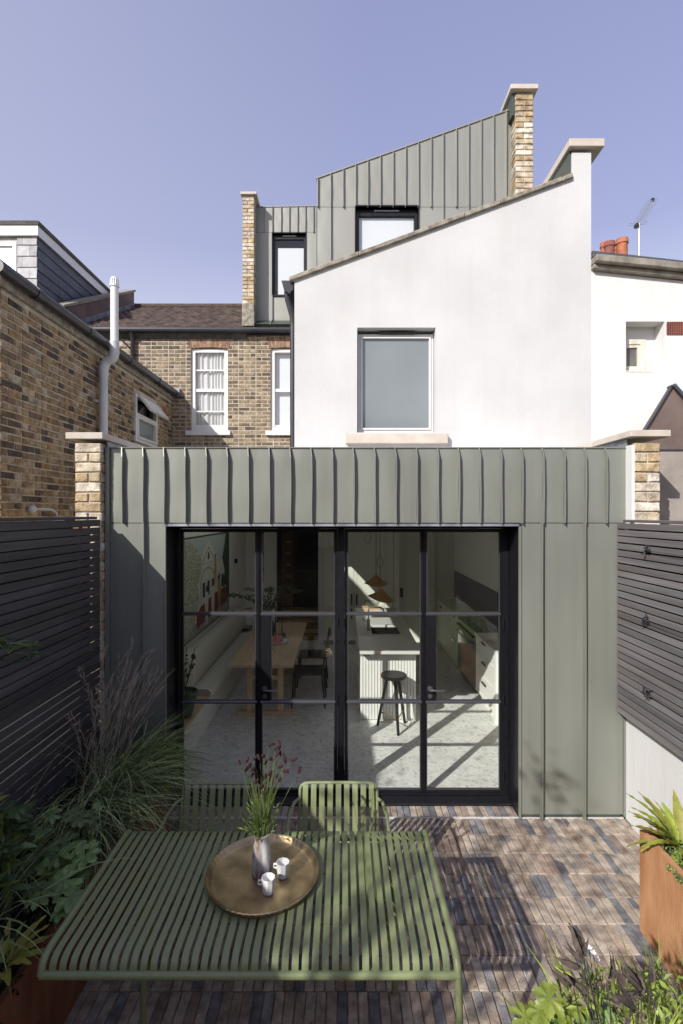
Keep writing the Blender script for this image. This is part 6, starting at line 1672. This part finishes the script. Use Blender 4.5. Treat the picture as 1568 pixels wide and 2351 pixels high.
# small pale flowers among the iris
sf = thing('pale_flowers', 'few small white flowers on thin stems among the iris leaves', 'flowers', (1.0, 1.78, .42))
for x, y in ((1342, 2168), (1352, 2178), (1362, 2190), (1370, 2205), (1338, 2180)):
    p = at(x, y, 1.82); mb = MB()
    for j in range(6):
        a = j * PI / 3 + rnd(-.2, .2); d = Vector((math.cos(a), math.sin(a) * .7, .4)).normalized(); mb.add([p, p + d * .008 + Vector((-d.y, d.x, 0)) * .005, p + d * .016, p + d * .008 - Vector((-d.y, d.x, 0)) * .005], [(0, 1, 2, 3)])
    P(mb, 'flower_head', 'ceramic_white', sf); P(MB().tube([(p.x + .02, 1.72, .42), p + Vector((.01, -.02, -.12)), p], .0015, 4), 'stem', 'stem_green', sf)
# moss and fallen leaf litter caught in the paving joints
lit = thing('leaf_litter', 'scattered tiny dry leaves and crumbs on the brick paving', 'leaf litter', (1, 3, 0)); lit['kind'] = 'stuff'
mb = MB(); random.seed(90)
for k in range(150):
    x, y = rnd(-1.3, 2.3), rnd(1.9, 4.35)
    if x > 1.8 and y < 3.25: continue
    v = rnd(.5, 1.4); mb.tone = (v, v * rnd(.8, 1.05), v * .8); leafquad(mb, Vector((x, y, .003)), Vector((rnd(-1, 1), rnd(-1, 1), rnd(0, .25))), rnd(.008, .026), rnd(.005, .012), Vector((0, 0, 1)))
P(mb, 'dry_leaves', 'leaf_yellow', lit, kind='stuff')

rg = thing('reed_grass', 'sunlit reed grass in the right hand bed beside the camera', 'grass plant', (2.05, .2, 0))
mb = MB()
for k in range(700):
    c_ = rnd(.8, 2.2); mb.tone = (c_, c_, c_ * .8); blade(mb, (2.05 + rnd(-.2, .2), .2 + rnd(-.6, .5), .0), rnd(0, 6.28), rnd(.8, 1.5), rnd(.006, .012), rnd(.3, 1.5), 6, rnd(.02, .4), rnd(-.6, .6))
P(mb, 'blades', 'grass_lime', rg, kind='stuff')
# ============================================================ garden behind the camera (casts the dappled shade, shows in the glass)
tr = thing('garden_tree', 'small loose crowned tree in the garden behind the camera', 'tree', (-3.05, -1.75, 0))
MB().tube([(0, 0, -.1), (.03, .02, 1.5), (-.02, 0, 3.2), (.05, 0, 4.4)], [.09, .075, .055, .02], 10).build('trunk', 'bark', tr, smooth=True)
random.seed(404); cr = MB(); lb = MB()
spots = [(.10, 2.45, .75), (.30, 2.85, .75), (-.08, 2.25, .75), (.36, 2.30, .75), (.02, 2.95, .75), (.85, 3.95, 0), (.62, 3.35, 0), (1.15, 3.62, 0), (.98, 2.75, 0), (.55, 4.15, 0), (1.30, 4.15, 0), (1.66, 4.39, .38), (1.86, 4.39, .26), (.12, 3.40, .70), (1.6, 3.3, 0), (.75, 2.3, 0), (.35, 5.0, .05), (1.75, 3.95, 0)]
cls = []
for q_ in spots:          # limbs grow where their shade falls on the table and paving
    zz_ = rnd(3.9, 4.5); t_ = (zz_ - q_[2]) / -SUN.z; cls.append(Vector(q_) - SUN * t_ - Vector((-3.05, -1.75, 0)))
for q in cls:
    lb.tube([(0, 0, max(2.6, q.z - 1.1)), Vector((q.x * .5, q.y * .5, q.z - .35)), q], [.022, .013, .005], 5)
    for k in range(18):
        p = q + Vector((random.gauss(0, .085), random.gauss(0, .085), random.gauss(0, .08))); v = rnd(.6, 1.3); cr.tone = (v, v, v)
        leafquad(cr, p, Vector((rnd(-1, 1), rnd(-1, 1), rnd(-.6, .6))), rnd(.07, .12), rnd(.04, .06))
lb.build('branches', 'bark', tr, kind='stuff'); cr.build('crown', 'leaf_mid', tr, kind='stuff')
bf = thing('back_fence', 'dark slatted fence closing the garden behind the camera', 'fence', (0, -4.2, 0))
for k in range(28): MB().box(-3.9, 3.9, 0, .02, .05 + k * .0715, .11 + k * .0715).build('slat', 'fence_dark', bf)
for x in (-3.8, -1.3, 1.3, 3.8): MB().box(x, x + .07, .021, .09, 0, 2.05).build('post', 'batten_brown', bf)

# houses backing on to the gardens behind the camera
def back_house(x, w, h, label, m):
    t = thing('terraced_house', label, 'building', (x, -24, 0), 0, 'houses behind the camera')
    MB().box(-w / 2, w / 2, -8, 0, 0, h).build('wall', m, t)
    MB().prism([(.4, h - .1), (-4, h + 2.6), (-8.4, h - .1)], 'x', -w / 2 + .01, w / 2 - .01).build('roof', 'slate', t)
    for i in range(2):
        for j in range(2):
            MB().box(-w / 4 + i * w / 2 - .5, -w / 4 + i * w / 2 + .5, .01, .05, 1.2 + j * 3, 2.8 + j * 3).build('window', 'dark_glass', t)
            frame_ring(MB(), -w / 4 + i * w / 2 - .56, -w / 4 + i * w / 2 + .56, 1.14 + j * 3, 2.86 + j * 3, .02, .09, .08).build('window_frame', 'upvc', t)
    MB().box(w / 2 - .5, w / 2 + .1, -4.6, -3.4, h, h + 3.6).build('chimney', 'render_brown', t)
for k, (x, w, h, m) in enumerate(((-13, 6, 6.6, 'render_brown'), (-7, 5.8, 6.4, 'render_brown'), (-1.1, 5.8, 6.6, 'render_brown'), (4.8, 5.8, 6.5, 'render_grey'), (10.8, 6, 6.6, 'render_brown'))):
    back_house(x, w, h, ['leftmost brown house of the row behind the camera', 'second brown house of the row behind the camera', 'middle brown house of the row behind the camera', 'grey rendered house of the row behind the camera', 'last brown house of the row behind the camera'][k], m)
def back_tree(x, y, h, r, n, label, seed):  # unseen trees, added to cut the open sky's light
    t = thing('garden_tree', label, 'tree', (x, y, 0), 0, 'unseen trees added behind the camera'); random.seed(seed)
    MB().tube([(0, 0, -.1), (.05, 0, h * .4), (0, .05, h * .75)], [.16, .12, .05], 8).build('trunk', 'bark', t, smooth=True)
    cr = MB(); lb = MB()
    for i in range(46):
        a, e = rnd(0, 6.28), rnd(-.6, 1); rr = r * rnd(.4, 1)
        q = Vector((math.cos(a) * rr * math.cos(e), math.sin(a) * rr * math.cos(e), h * .66 + math.sin(e) * h * .33)); lb.tube([(0, 0, h * .4), q * .6 + Vector((0, 0, h * .12)), q], [.04, .02, .008], 4)
        for k in range(n):
            p = q + Vector((random.gauss(0, .32), random.gauss(0, .32), random.gauss(0, .28))); v = rnd(.5, 1.3); cr.tone = (v, v, v)
            leafquad(cr, p, Vector((rnd(-1, 1), rnd(-1, 1), rnd(-.6, .6))), rnd(.16, .26), rnd(.10, .15))
    lb.build('branches', 'bark', t, kind='stuff'); cr.build('crown', 'leaf_dark', t, kind='stuff')
back_tree(5.4, -4.2, 4.8, 1.6, 70, 'unseen dense tree added in the right hand garden behind the camera', 1)
back_tree(1.8, -6.4, 5.6, 1.9, 70, 'unseen round tree added beyond the back fence', 3)
back_tree(-1.9, -8.2, 4.6, 1.8, 60, 'unseen low bushy tree added beyond the back fence to the left', 6)
